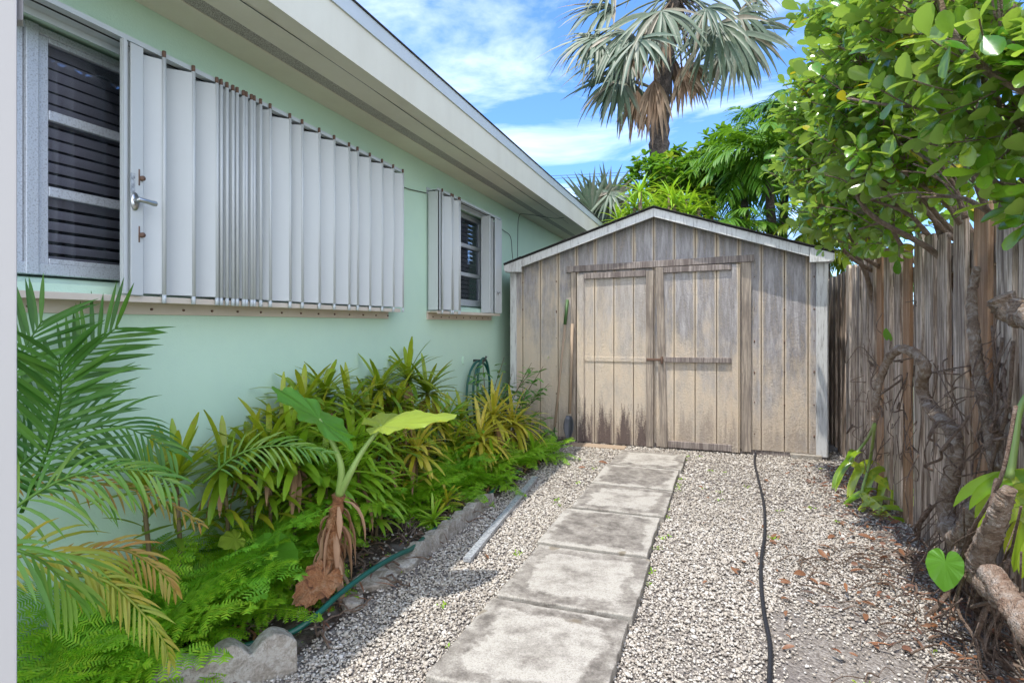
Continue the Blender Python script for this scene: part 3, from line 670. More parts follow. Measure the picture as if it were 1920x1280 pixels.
def slabstone(p, w, l, h, rz_, label, tilt=.2):
    b = MB(); n = 9; rg = random.Random(label); ring = []
    for k in range(n):
        a = 2*math.pi*k/n; r = rg.uniform(.75, 1.1); ring.append(V((math.cos(a)*w*r*.5, math.sin(a)*l*r*.5, 0)))
    b.prism(ring, (0, 0, h)); rot = Matrix.Rotation(rz_, 4, 'Z') @ Matrix.Rotation(tilt, 4, 'Y'); b.v = [rot @ v+V((p.x, p.y, .0)) for v in b.v]
    return tag(b.build('edging_block', 'edger_concrete', smooth=False, bevel=.008), label, 'edging block', 'broken concrete edging pieces')
slabstone(G(658, 1138), .10, .15, .045, .5, 'small broken concrete wedge beside the green hose', .25)
slabstone(G(700, 1098), .12, .24, .045, -.7, 'flat tilted concrete piece under the green hose', .22)
slabstone(G(742, 1068), .15, .24, .05, -.5, 'broad tilted concrete piece with smooth face above the hose', .3)
slabstone(G(300, 1275), .14, .2, .05, .2, 'pale rough stone at the foot of the ferns, cut by the photo edge', .1)
lab = ['edging block nearest the broken pieces in the half buried row', 'second half buried edging block of the row', 'middle half buried edging block of the row', 'half buried edging block behind the little strap plant', 'half buried edging block next to last of the row', 'last edging block of the row under the yellow plant']
yy = [2.62, 2.80, 2.98, 3.16, 3.34, 3.52]
for i, y in enumerate(yy): edger((-1.535+.012*i*0, y), lab[i], .17, R.uniform(-.12, .05), .62, .075, R.uniform(-.25, -.1))

# metal bar on the gravel
a = G(875, 1058); c = G(1004, 900); d_ = (c-a).normalized(); s_ = d_.cross(V((0,0,1)))*.021
b = MB(); b.prism([a+s_+V((0,0,.012)), a-s_+V((0,0,.012)), c-s_+V((0,0,.012)), c+s_+V((0,0,.012))], (0,0,.022))
tag(b.build('metal_bar', 'galvanised', smooth=False, bevel=.002), 'long flat galvanised metal bar lying on the gravel', 'metal bar')
# cable and hoses
pts = [G(x, y, .018) for x, y in ((1444, 1330), (1443, 1280), (1444, 1210), (1433, 1150), (1427, 1090), (1428, 1045), (1434, 1000), (1433, 950), (1426, 915), (1419, 885), (1415, 866))]+[V((.36, 6.05, .02))]
tag(MB().tube(smoothpts(pts, 8), .0095, 8).build('power_cable', 'black_rubber'), 'black cable running over the gravel from under the shed', 'cable')
pts = [G(x, y, .04) for x, y in ((250, 1232), (320, 1228), (400, 1222), (480, 1205), (545, 1185))]+[G(590, 1155, .07), G(640, 1110, .10), G(700, 1066, .10), G(745, 1040, .09), G(775, 1026, .07), G(805, 1000, .05), G(850, 968, .04), G(900, 938, .04), G(945, 905, .04), G(975, 880, .04)]
tag(MB().tube(smoothpts(pts, 8), .0125, 10).build('garden_hose', 'hose_green'), 'teal green garden hose snaking along the bed edge', 'hose')
hc = thing('coiled_hose', 'dark green hose coiled and hung on the house wall near the shed', 'hose', (-2.2, 5.0, 1.))
b = MB()
for k, (dx, ry, rz2) in enumerate(((0, .30, .40), (.03, .21, .37), (.05, .15, .41))):
    cy = PX(905, 700, -2.22).y; cz = .48+k*.01
    b.tube([V((-2.26+dx+.01*math.sin(a*2), cy+ry*math.cos(a), cz+rz2*math.sin(a))) for a in np.linspace(0, 2*math.pi, 40)], .012, 8, False)
b.build('coil', 'hose_green', hc); MB().tube([(-2.32, cy, .885), (-2.2, cy, .885), (-2.18, cy, .93)], .012, 8).build('bracket', 'wire_dark', hc)
bb = MB(); c = PX(868, 672, W); bb.box(W, W+.012, c.y-.02, c.y+.02, c.z-.05, c.z+.02); bb.build('tap_plate', 'mint_stucco', hs, smooth=False, bevel=.003)

# ================================================================ PLANTS IN THE BED
def rosette(loc, stem, nl, L, w, mat, rg, droop=.9, zmin=.05, zmax=.95, dead=0, name='strap_leaf_plant', label='', group=None, lean=(0,0)):
    o = thing(name, label, 'plant', loc, group); p0 = V(loc); top = p0+V((lean[0], lean[1], stem))
    if stem > .06: MB().tube(smoothpts([p0, p0.lerp(top, .5)+V((.012, .01, 0)), top], 4), .009, 6).build('stem', 'stem_brown', o)
    mb = MB()
    if stem > .22:
        for i in range(int(nl*.7)):
            a = i*2.4; q_ = p0.lerp(top, rg.uniform(.45, .9)); blade(mb, q_, V((math.cos(a), math.sin(a), rg.uniform(.1, 1.1))), L*rg.uniform(.7, 1.), w*rg.uniform(.8, 1.1), droop*rg.uniform(.7, 1.5), .2, 6, [.45, .8, 1., 1., .85, .55, .08])
    nl = int(nl*1.8); w *= .95; L *= 1.12
    for i in range(nl):
        f = i/max(1, nl-1); z = zmin+(zmax-zmin)*(1-f)+rg.uniform(-.12, .12); a = i*2.4+rg.uniform(-.3, .3); r = math.sqrt(max(.03, 1-min(.98, z*z)))
        blade(mb, top+V((0, 0, .03*(1-f))), V((math.cos(a)*r, math.sin(a)*r, z)), L*rg.uniform(.75, 1.12), w*rg.uniform(.8, 1.15), droop*rg.uniform(.5, 1.3), .22, 6, [.45, .8, 1., 1., .97, .8, .22])
    mb.build('leaves', mat, o)
    if dead:
        mb = MB()
        for i in range(dead):
            a = rg.uniform(0, 6.28); blade(mb, top+V((0, 0, -.03)), V((math.cos(a), math.sin(a), rg.uniform(-.3, .2))), L*rg.uniform(.6, 1.), w*.8, 3.2, .5, 6)
        mb.build('dead_leaves', 'dead_leaf', o)
    return o
rp = random.Random(21)
def ros_px(px, py, x, L, w, mat, label, nl=26, dead=6, droop=.9, zmin=.0, group='strap leaf plants in the bed'):
    q = PX(px, py, x); q.x = max(q.x, W+.05)
    z0 = .0; lean = (rp.uniform(-.03, .03), rp.uniform(-.05, .05))
    rosette((q.x-lean[0], q.y-lean[1], z0), max(.04, q.z), nl, L, w, mat, rp, droop, zmin, .95, dead, label=label, group=group, lean=lean)
Gs = 'strap_leaf'; Gb = 'strap_leaf_bright'; Gy = 'strap_leaf_yellow'
ros_px(330, 905, -2.12, .23, .034, Gs, 'upright dark strap leaf plant by the wall between the palm and the tall rosettes', 16, 0, .25, .25)
ros_px(268, 925, -2.14, .20, .03, Gs, 'small strap leaf plant half hidden behind the drooping palm leaflets', 12, 0, .4, .1)
ros_px(470, 865, -2.12, .24, .034, Gs, 'low spreading strap plant against the wall left of the elephant ear', 20, 3)
ros_px(528, 815, -2.14, .25, .034, Gs, 'tall narrow strap plant with long leaves over the wall, leftmost of the high clump', 24, 6)
ros_px(570, 765, -2.14, .26, .034, Gs, 'high strap rosette just behind the lobed elephant ear leaf', 24, 6)
ros_px(610, 745, -2.18, .24, .032, Gs, 'topmost strap rosette above the elephant ear stalk', 24, 4)
ros_px(655, 775, -2.10, .24, .034, Gs, 'strap rosette filling the gap between both elephant ear leaves', 22, 9)
ros_px(712, 735, -2.14, .26, .034, Gs, 'strap rosette rising behind the yellow elephant ear leaf, left one', 26, 8)
ros_px(765, 715, -2.14, .28, .034, Gs, 'highest strap rosette of the clump behind the yellow leaf', 26, 8)
ros_px(800, 740, -2.08, .27, .034, Gs, 'wide strap rosette right of the highest one, golden midribs', 26, 10)
ros_px(745, 765, -2.02, .22, .032, Gs, 'strap rosette with dry brown skirt under the yellow elephant ear leaf', 20, 16, 1.1)
ros_px(840, 790, -2.06, .25, .032, Gb, 'light green strap rosette below the coiled hose', 24, 5)
ros_px(560, 870, -1.98, .27, .036, Gb, 'bright strap rosette at mid height left of the elephant ear trunk', 24, 5)
ros_px(610, 905, -1.92, .27, .036, Gb, 'bright strap plant behind the elephant ear trunk top', 24, 0, .8)
ros_px(668, 895, -1.90, .28, .036, Gb, 'broad bright strap plant right of the elephant ear trunk', 28, 4, .9)
ros_px(700, 935, -1.84, .22, .034, Gb, 'low bright strap plant over the bare roots', 20, 5, 1.2)
ros_px(925, 785, -1.86, .34, .034, Gy, 'large golden yellow strap clump in the sun near the shed, upper crown', 34, 8, .9)
ros_px(962, 800, -1.78, .34, .032, Gy, 'golden strap clump leaning toward the shed with brown tips', 32, 14, 1.3)
ros_px(900, 830, -1.80, .32, .032, Gy, 'yellow strap clump with a drooping dry fringe over the ferns', 30, 18, 1.4)
ros_px(925, 880, -1.66, .24, .034, Gb, 'green strap plant low in front of the golden clump', 20, 4, .9)
ros_px(940, 912, -1.56, .18, .028, Gb, 'small strap plant touching the far end of the metal bar', 16, 4, 1.1)
ros_px(1000, 850, -1.55, .22, .026, Gb, 'thin strap plant spilling over the gravel near the shovel', 18, 6, 1.5)
ros_px(812, 980, -1.62, .13, .022, Gb, 'tiny bright green strap plant by the edging row', 13, 0, .7, .15)
ros_px(838, 945, -1.64, .12, .02, Gy, 'tiny yellowing strap plant just behind the tiniest green one', 10, 0, .8, .1)

for i, (px, py, x) in enumerate(((505, 850, -2.05), (545, 840, -2.0), (590, 835, -2.1), (640, 845, -2.05), (690, 810, -2.05), (735, 800, -2.1), (775, 810, -2.05), (815, 800, -2.1), (865, 790, -2.1), (660, 840, -1.95), (720, 850, -1.95), (780, 850, -1.9), (420, 890, -2.12), (600, 810, -2.15), (850, 840, -1.95), (880, 860, -1.85), (690, 780, -2.15))):
    ros_px(px, py, x, .25, .032, (Gs, Gb, Gs, Gy)[i % 4] if i % 4 != 3 or px > 700 else Gb, ['low', 'middle', 'half hidden', 'spreading', 'leaning'][i % 5]+' filler strap plant '+['left of', 'just left of', 'behind', 'right of'][min(3, (px-480)//60) if px > 480 else 0]+' the elephant ear, growing '+['close to the wall', 'amid the ferns', 'under the taller rosettes'][i % 3], 20, 5, 1.1)
# --- ferns
def fern_frond(mb, p, d, L, rg):
    rach = arc(p, d, L, 1.15, 14); mb.tube(rach, [.0022*(1-.7*i/14) for i in range(15)], 3)
    n = 15
    for i in range(n):
        s = .16+.84*(i+.3)/n; x = s*14; j = min(int(x), 13); q = rach[j].lerp(rach[j+1], x-j); t_ = (rach[j+1]-rach[j]).normalized()
        sd = t_.cross(V((0,0,1))); sd = sd.normalized() if sd.length > .05 else V((1,0,0)); u = sd.cross(t_)
        pl = L*.30*(1-((s-.16)/.84))**.8*(.55+min(.45, (s-.16)*4))+.008
        for sg in (-1, 1):
            dd = (sd*sg*.92+t_*.42+u*rg.uniform(-.15, .4)).normalized(); tl_ = rg.uniform(-.5, .5); pts = arc(q, dd, pl, .5, 4); m = max(3, int(pl/.0105))
            for k in range(m):
                f = (k+.4)/m; xx = f*4; jj = min(int(xx), 3); c = pts[jj].lerp(pts[jj+1], xx-jj); pd = (pts[jj+1]-pts[jj]).normalized()
                ps = (pd.cross(u).normalized()+u*tl_).normalized(); l2 = (.0150*(1-f)**.6+.004)*L/.4
                for s2 in (-1, 1):
                    tip = c+(ps*s2*.85+pd*.55)*l2; b_ = len(mb.v); hw = pd*.0042
                    mb.v += [c-hw, tip-hw*.3, tip+hw*.5, c+hw]; mb.f.append((b_, b_+1, b_+2, b_+3))
fern_protos = []
for k in range(3):
    rg = random.Random(50+k); o = thing('fern', 'x', 'fern', (0, 0, 0)); mb = MB(); nf = 17
    for i in range(nf):
        a = i*2.4+rg.uniform(-.3, .3); z = rg.uniform(.45, 2.2); fern_frond(mb, V((0, 0, .02)), V((math.cos(a), math.sin(a), z)), rg.uniform(.40, .62), rg)
    mb.build('fronds', 'fern_leaf' if k < 2 else 'fern_leaf_dark', o, smooth=False); fern_protos.append(o)
FERNS = [(-1.92, 1.14, 0, 1.05, 'bright lime fern at the bottom left corner of the bed'), (-1.98, 1.42, 1, 1.05, 'lime fern just above the corner fern, under yellow palm leaflets'),
         (-2.0, 1.5, 0, .85, 'lime fern behind the hose and the nearest edging block'), (-1.92, 1.74, 1, .95, 'big lime fern in the middle of the near fern bank'),
         (-2.02, 1.85, 2, 1.15, 'darker fern against the wall behind the big lime fern'), (-2.02, 2.1, 0, .9, 'lime fern arching toward the elephant ear trunk'),
         (-2.12, 2.3, 1, 1.15, 'fern climbing the wall below the strap rosettes'), (-1.88, 1.95, 1, .6, 'small fern beside the round elephant ear leaf'),
         (-2.1, 2.75, 2, 1., 'dark fern between the bright strap plants'), (-1.98, 2.6, 1, .55, 'small fern over the bare roots right of the trunk'),
         (-1.98, 3.2, 0, .95, 'fern under the brown skirt of the strap rosettes'), (-1.92, 3.35, 1, .8, 'lime fern in the middle of the far bed'),
         (-1.78, 3.75, 0, .85, 'fern below the golden clump fringe'), (-1.64, 3.95, 1, .7, 'fern at the bed edge by the metal bar'),
         (-2.05, 3.9, 2, 1., 'shaded fern behind the golden clump'), (-1.6, 4.6, 0, .7, 'fern at the gravel beside the far golden clump'), (-1.5, 5.05, 1, .6, 'small feathery fern closest to the shed')]
for i, (x, y, k, s_, l_) in enumerate(FERNS):
    pr = fern_protos[k]
    if 'used' not in pr: pr['used'] = 1; pr.location = (x, y, 0); pr.scale = (s_,)*3; pr.rotation_euler.z = i*1.3; pr['label'] = l_; pr['group'] = 'ferns in the bed'
    else: copy_tree(pr, (x, y, 0), i*1.3, s_, l_, 'ferns in the bed')
for pr in fern_protos: del pr['used']

# --- areca palm at left
pa = thing('areca_palm', 'dark green feathery palm leaning over the window sill by the house wall', 'palm', (-2.1, .95, 0))
def pfr(pts, Lf, n, w, mat, **k):
    mb = MB(); k.setdefault('pn', V((.75, -.5, .45))); frond(mb, [P(*q) for q in pts], Lf, n, w, **k); mb.build('frond', mat, pa)
rg = random.Random(4)
PW1=.014
pfr([(-30, 900, 1.95), (60, 790, 2.0), (130, 700, 2.08), (200, 630, 2.15), (222, 612, 2.16)], .25, 20, .016, 'palm_leaf', droop=.12, ang=62, up=.02, rg=rg, end=.8, start=.2)
pfr([(40, 960, 1.7), (75, 880, 1.7), (103, 800, 1.7), (114, 730, 1.68), (110, 670, 1.64)], .24, 22, .014, 'palm_leaf', droop=.35, ang=58, up=.05, rg=rg, end=.8, start=.1)
pfr([(-60, 960, 1.6), (30, 880, 1.65), (120, 815, 1.75), (230, 800, 1.85), (330, 850, 1.9)], .22, 24, .011, 'palm_leaf', droop=1.1, ang=60, up=.1, rg=rg)
pfr([(-60, 1040, 1.5), (30, 950, 1.55), (140, 890, 1.65), (250, 880, 1.75), (340, 910, 1.8)], .20, 22, .010, 'palm_leaf_pale', droop=1.5, ang=55, up=.1, rg=rg)
pfr([(-80, 820, 1.6), (-20, 740, 1.65), (40, 660, 1.75), (80, 600, 1.8)], .24, 18, .014, 'palm_leaf', droop=.3, ang=50, up=.1, rg=rg, end=.7)
pfr([(-60, 1110, 1.5), (20, 1050, 1.5), (90, 1035, 1.55), (180, 1060, 1.6), (240, 1120, 1.65)], .20, 18, .010, 'palm_leaf_yellow', droop=1.2, ang=45, up=.1, rg=rg)
pfr([(60, 1080, 1.6), (140, 1040, 1.65), (230, 1030, 1.7), (300, 1070, 1.7), (330, 1110, 1.7)], .12, 16, .009, 'palm_leaf_orange', droop=1.2, ang=45, up=.1, rg=rg)
pfr([(-40, 1020, 1.35), (30, 1030, 1.35), (90, 1060, 1.4), (140, 1120, 1.45)], .22, 10, .011, 'palm_leaf_pale', droop=1., ang=35, up=.1, rg=rg)
pfr([(120, 1075, 1.6), (190, 1085, 1.6), (240, 1120, 1.6), (300, 1190, 1.6), (320, 1240, 1.6)], .11, 18, .008, 'palm_leaf_yellow', droop=1., ang=45, up=.1, rg=rg)
pfr([(-60, 930, 1.9), (60, 900, 2.0), (170, 905, 2.1), (290, 930, 2.15), (380, 985, 2.15)], .12, 18, .008, 'palm_leaf_orange', droop=1.0, ang=50, up=.1, rg=rg)
pfr([(380, 905, 2.25), (450, 850, 2.3), (530, 835, 2.35), (620, 850, 2.4)], .13, 18, .009, 'palm_leaf_pale', droop=.9, ang=50, up=.1, rg=rg)
b = MB(); q0 = P(-60, 1100, 1.6)
for i in range(4): b.tube(smoothpts([V((-2.1+.05*i, .95+.03*i, 0)), V((-2.05+.04*i, .98, .3)), P(-40+20*i, 960-20*i, 1.7)], 5), .012, 7)
b.build('stems', 'petiole_green', pa)

# --- elephant ear
el = thing('elephant_ear', 'elephant ear with ragged orange husk trunk and two big leaves', 'plant', (-1.72, 2.1, 0))
base = G(600, 1125); top = P(636, 928, 2.52)
tp = smoothpts([base, base.lerp(top, .35)+V((.02, .0, -.0)), base.lerp(top, .7), top], 8)
MB().tube(tp, [.06-.035*(i/len(tp))**.8+.006*math.sin(i*1.9) for i in range(len(tp))], 12, wob=.12).build('trunk', 'dry_husk', el)
mb = MB(); rg = random.Random(9)
for i in range(46):
    q = base.lerp(top, rg.uniform(.35, .98)); a = rg.uniform(0, 6.28); blade(mb, q+V((math.cos(a), math.sin(a), 0))*.025, V((math.cos(a)*.6, math.sin(a)*.6, rg.uniform(-.6, .3))), rg.uniform(.08, .24), rg.uniform(.012, .04), 4., .7, 6)
mb.build('husk', 'dead_leaf', el)
mb = MB()
for i in range(26):
    a = rg.uniform(0, 6.28); blade(mb, base+V((rg.uniform(-.06, .06), rg.uniform(-.06, .06), rg.uniform(.06, .14))), V((math.cos(a), math.sin(a), .3)), rg.uniform(.10, .2), .02, 2.5, .6, 6)
mb.build('dead_leaves', 'fan_dead', el)
pt1 = [top, P(640, 880, 2.5), P(628, 840, 2.5), P(598, 785, 2.5)]; pt2 = [top, P(655, 890, 2.5), P(680, 845, 2.52), P(716, 797, 2.55)]
for pt in (pt1, pt2):
    s_ = smoothpts(pt, 6); MB().tube(s_, [.019-.012*i/len(s_) for i in range(len(s_))], 9).build('petiole', 'petiole_green', el)
def heart_leaf(name, hub, tip, nrm, wid, mat, par, lobes=0, droop=.12, wave=.02, back=.3, thick=True):
    """heart shaped blade: hub = petiole joint, tip = point, nrm = upward normal"""
    ax = tip-hub; L = ax.length; ax = ax.normalized(); nrm = (nrm-ax*nrm.dot(ax)).normalized(); sd = ax.cross(nrm); mb = MB()
    tab = [(0, 1.), (12, .90), (28, .79), (50, .70), (75, .64), (100, .60), (125, .57), (145, .54), (158, .47), (168, .33), (176, .08)]
    def rad(a):
        a = abs(a)
        for (a0, r0), (a1, r1) in zip(tab, tab[1:]):
            if a <= a1: t_ = (a-a0)/(a1-a0); return r0+(r1-r0)*t_
        return .08
    na, nr = 72, 8; ks = wid/(L*1.28)
    for j in range(nr+1):
        for i in range(na+1):
            a = -176+352*i/na; r = rad(a)*j/nr*L; ar = math.radians(a)
            if lobes: r *= 1-.10*(j/nr)*(.5+.5*math.cos(a*lobes*.12))
            s = r*math.cos(ar); x = r*math.sin(ar)*ks
            if s < 0: s *= back/.5
            z = -droop*L*max(0, s/L)**2 - droop*.9*(x/wid*2)**2*wid*.4 + .10*abs(x) + .014*L*math.cos(a*.45)*(j/nr)*(1-.3*j/nr) + wave*wid*math.sin(a*.16+j*.3)*(j/nr)**2
            mb.v.append(hub+ax*s+sd*x+nrm*z)
    for j in range(nr):
        for i in range(na): q = j*(na+1)+i; mb.f.append((q, q+1, q+na+2, q+na+1))
    return mb.build(name, mat, par)
heart_leaf('leaf', pt1[-1], P(503, 716, 2.42), V((.42, -.02, 1)), .26, 'elephant_leaf', el, 3, .06, .05, .85)
heart_leaf('leaf', pt2[-1], P(857, 772, 2.70), V((.12, -.10, 1)), .26, 'elephant_leaf_yellow', el, 0, .06, .03, .25)
def round_leaf(hubpx, tippx, d, nrm, wid, mat, label, d2=None):
    hub = P(*hubpx, d); tip = P(*tippx, d2 or d); o = thing('taro_seedling', label, 'plant', (hub.x, hub.y, 0)); MB().tube(smoothpts([V((hub.x-.03, hub.y+.03, 0)), V((hub.x-.02, hub.y+.02, hub.z*.6)), hub], 5), .004, 6).build('stem', 'petiole_green', o); heart_leaf('leaf', hub, tip, nrm, wid, mat, o, 0, .1, .03, .45)
round_leaf((495, 1032), (557, 1050), 2.5, V((.2, -.7, .8)), .19, 'elephant_leaf', 'young round bright green leaf low beside the husk trunk', 2.42)
round_leaf((442, 1010), (408, 1022), 2.5, V((.1, -.35, .9)), .15, 'elephant_leaf_yellow', 'small yellow green heart leaf above the round bright leaf', 2.45)
# big dry leaf
o = thing('dry_leaf', 'large curled tan dry leaf lying at the foot of the husk trunk', 'dead leaf', tuple(G(590, 1120)))
heart_leaf('blade', P(612, 1078, 2.45), P(545, 1145, 2.30), V((.5, -.6, .8)), .17, 'dry_husk', o, 4, -.1, .10, .3)

# --- dark shrub with elliptic leaves near the shed
def oval(mb, p, d, nrm, L, w, cup=.15, obov=0.):
    d = d.normalized(); nrm = nrm-d*nrm.dot(d); nrm = nrm.normalized() if nrm.length > .01 else d.orthogonal().normalized(); sd = d.cross(nrm); b_ = len(mb.v)
    ss_ = (0, .12, .35, .62, .86, 1.); ww = (.06, .45+(-.2 if obov else 0), .9+(-.18 if obov else 0), 1., .68+(.16 if obov else 0), .08+(.2 if obov else 0))
    for s, q in zip(ss_, ww):
        c = p+d*L*s-nrm*cup*L*s*s; mb.v += [c-sd*w*.5*q+nrm*.14*w*q, c, c+sd*w*.5*q+nrm*.14*w*q]
    for i in range(5): a = b_+3*i; mb.f += [(a, a+1, a+4, a+3), (a+1, a+2, a+5, a+4)]
rg = random.Random(31)
sb = thing('leafy_shrub', 'dark green shrub with pointed oval leaves and white buds at the shed corner', 'shrub', (-1.95, 5.3, 0)); st = MB(); lf = MB()
for px, py, x in ((905, 672, -2.1), (945, 670, -2.0), (900, 720, -2.05), (960, 700, -1.9), (1000, 690, -1.8), (1045, 680, -1.72), (1030, 730, -1.72), (985, 735, -1.8), (940, 735, -1.95), (915, 755, -2.0), (1060, 765, -1.65), (1010, 770, -1.7), (970, 770, -1.8), (1050, 800, -1.6), (1020, 675, -1.85), (890, 700, -2.1), (1040, 715, -1.66)):
    e_ = PX(px, py, x); s_ = V((-1.9+rg.uniform(-.08, .08), 4.95+rg.uniform(-.1, .1), 0)); 
    if e_.y > 5.78: e_.y = 5.75
    pts = smoothpts([s_, s_.lerp(e_, .5)+V((rg.uniform(-.06, .06), rg.uniform(-.06, .06), .05)), e_], 6); st.tube(pts, [.007*(1-.7*i/len(pts)) for i in range(len(pts))], 5)
    for k in range(24):
        f = rg.uniform(.45, 1.); q = pts[int(f*(len(pts)-1))]; d_ = rdir(rg, -.3, .7); oval(lf, q, d_, V((0, 0, 1))+rdir(rg)*.4, rg.uniform(.07, .13), rg.uniform(.024, .036), .2)
st.build('stems', 'stem_brown', sb); lf.build('leaves', 'shrub_leaf', sb)
fl = MB(); 
for px, py in ((1047, 676), (1040, 684), (1028, 672)):
    c = PX(px, py, -1.7)
    for k in range(6): oval(fl, c, rdir(rg, .1, 1), V((0,0,1)), .03, .012, .2)
fl.build('flower', 'white_flower', sb)
# --- ground clutter in bed: bare roots and litter (uncountable)
rt = MB(); rg = random.Random(5)
for i in range(230):
    x = rg.uniform(-2.25, -1.5); y = rg.uniform(1.3, 4.6); p = V((x, y, .03)); a = rg.uniform(0, 6.28); pts = [p]
    for k in range(6): a += rg.uniform(-.8, .8); p = p+V((math.cos(a), math.sin(a), 0))*rg.uniform(.02, .05); p.z = .03+rg.uniform(-.012, .035); pts.append(p.copy())
    rt.tube(smoothpts(pts, 3), rg.uniform(.002, .006), 5)
tag(rt.build('surface_roots', 'root_bark'), 'tangle of bare grey roots over the soil of the bed', 'roots', kind='stuff')
lt = MB()
for i in range(520):
    x = rg.uniform(-2.28, -1.48); y = rg.uniform(1.0, 5.2); d_ = rdir(rg, -.1, .3); blade(lt, V((x, y, .03+rg.uniform(0, .04))), d_, rg.uniform(.04, .13), rg.uniform(.004, .016), .6, .5, 4)
tag(lt.build('leaf_litter', 'litter_leaf'), 'reddish brown dead leaf litter on the soil of the bed', 'leaf litter', kind='stuff')
# small weeds
wd = MB()
for i in range(95):
    if i < 40: x, y = rg.uniform(-1.85, -1.5), rg.uniform(1.4, 3.0)
    elif i < 60: x, y = -.33+rg.uniform(0, .08), rg.uniform(2.2, 5.6)
    else: x, y = rg.uniform(-1.2, 1.05), rg.uniform(1.7, 5.7)
    if -.95 < x < -.335: continue
    n = rg.randint(4, 13)
    for k in range(n): oval(wd, V((x+rg.uniform(-.025, .025), y+rg.uniform(-.025, .025), .01)), rdir(rg, .2, 1.), rdir(rg, .2, 1), rg.uniform(.008, .022), rg.uniform(.005, .01))
tag(wd.build('weeds', 'strap_leaf_bright'), 'tiny green weeds sprouting through gravel and soil', 'weeds', kind='stuff')

# fallen leaves on the gravel: one mesh copied
lfm = []
for k in range(4):
    mb = MB(); oval(mb, V((-.04, 0, .0)), V((1, 0, .15)), V((0, .2*k-.3, 1)), .085-.008*k, .034-.003*k, [.3, -.3, .45, .1][k], 1 if k % 2 else 0); o = mb.build('fallen_leaf', 'litter_leaf'); lfm.append(o)
spots = [(912, 1048), (1383, 1075), (1408, 1098), (1450, 1010), (1470, 1095), (1610, 1075), (1655, 1100), (1610, 1138), (1626, 1138), (1700, 1105), (1720, 1125), (1765, 1122), (1607, 1165), (1640, 1215), (1800, 1212), (1780, 1218), (1830, 1245), (1460, 1012), (1500, 1000), (1548, 1030), (1545, 1052), (1575, 985), (1580, 985), (1500, 1082), (1525, 1095), (1470, 1100), (1620, 1010), (1690, 1050), (1700, 1065), (1835, 1155), (1850, 1150), (1755, 1100), (1740, 1050), (1730, 1030), (1730, 1075), (1790, 1140), (1770, 1160), (880, 925), (865, 965), (1090, 880), (1100, 885), (1130, 870), (1395, 1060), (1475, 1128), (1545, 1100), (1560, 1010)]
rg = random.Random(77)
while len(spots) < 105: spots.append((rg.uniform(1440, 1860), rg.uniform(985, 1240)) if rg.random() < .75 else (rg.uniform(1290, 1560), rg.uniform(880, 1100)))
for i, (px, py) in enumerate(spots):
    q = G(px, py); k = rg.choice((0, 1, 2, 3)); src = lfm[k]
    if q.x > 1.08: continue
    o = src if not src.get('u') else src.copy()
    if o is not src: C.objects.link(o)
    src['u'] = 1; o.location = (q.x, q.y, .020); o.rotation_euler = (rg.uniform(-.3, .3), rg.uniform(-.25, .1), rg.uniform(0, 6.28)); s_ = rg.uniform(.5, 1.0) if i < 46 else rg.uniform(.3, .7); o.scale = (s_,)*3
    near = q.x > .1
    tag(o, 'rust brown fallen leaf lying on the gravel between cable and fence' if near else 'rust brown fallen leaf lying on gravel left of the black cable', 'fallen leaf', 'rust brown leaves fallen by the fence' if near else 'rust brown leaves fallen around the path')
for o in bpy.data.objects:
    if 'u' in o: del o['u']
# ================================================================ PHILODENDRON ON THE FENCE
def trunk_tube(mb, pts, r0, r1, rg, ringy=.16, seg=12, k=16):
    s = smoothpts(pts, k); n = len(s); rad = []
    for i in range(n): rad.append((r0+(r1-r0)*i/n)*(1+ringy*(.5+.5*math.sin(i*2.1+rg.uniform(-.5, .5)))*rg.uniform(.3, 1.)-ringy*.4)); 
    b0 = len(mb.v); mb.tube(s, rad, 16, wob=.05)
    for i in range(len(s)):
        for q in range(16):
            v_ = mb.v[b0+i*16+q]; f_ = mnoise.noise(v_*38)*.22+mnoise.noise(v_*90)*.14; mb.v[b0+i*16+q] = s[i]+(v_-s[i])*(1+f_)
    return s
rg = random.Random(12)
ph_ = thing('philodendron', 'old tree philodendron with ringed trunks arching against the wooden fence', 'philodendron', (1.0, 3.2, 0))
def FP(px, py, off=.07): return PX(px, py, FX-off)
b = MB(); trunk_tube(b, [FP(1805, 1075, .12), FP(1800, 1035, .1), FP(1775, 960, .09), FP(1788, 870, .08), FP(1786, 810, .07), FP(1745, 765, .08), FP(1728, 725, .10), FP(1735, 690, .12), FP(1715, 662, .15), FP(1685, 655, .2), FP(1662, 680, .22), FP(1645, 735, .24), FP(1640, 790, .25)], .040, .018, rg); b.build('trunk', 'philodendron_bark', ph_)
b = MB(); trunk_tube(b, [FP(1870, 880, .05), FP(1855, 800, .05), FP(1838, 720, .06), FP(1828, 640, .07), FP(1822, 560, .06), FP(1832, 500, .04)], .030, .016, rg, .25); b.build('trunk', 'philodendron_bark', ph_)
b = MB(); trunk_tube(b, [FP(1876, 555, .2), FP(1890, 575, .18), FP(1920, 590, .16), FP(1960, 600, .14), FP(2010, 640, .1)], .040, .05, rg, .18); b.build('trunk', 'philodendron_bark', ph_)
b = MB(); trunk_tube(b, [FP(1893, 915, .27), FP(1880, 945, .28), FP(1868, 975, .28), FP(1850, 1015, .27), FP(1838, 1055, .26), FP(1850, 1090, .25), FP(1890, 1120, .25)], .020, .048, rg, .2); b.build('trunk', 'philodendron_bark', ph_)
b = MB(); trunk_tube(b, [FP(1855, 1070, .34), FP(1885, 1115, .33), FP(1925, 1170, .32), FP(1975, 1230, .3)], .032, .042, rg, .12); b.build('trunk', 'pale_log', ph_)
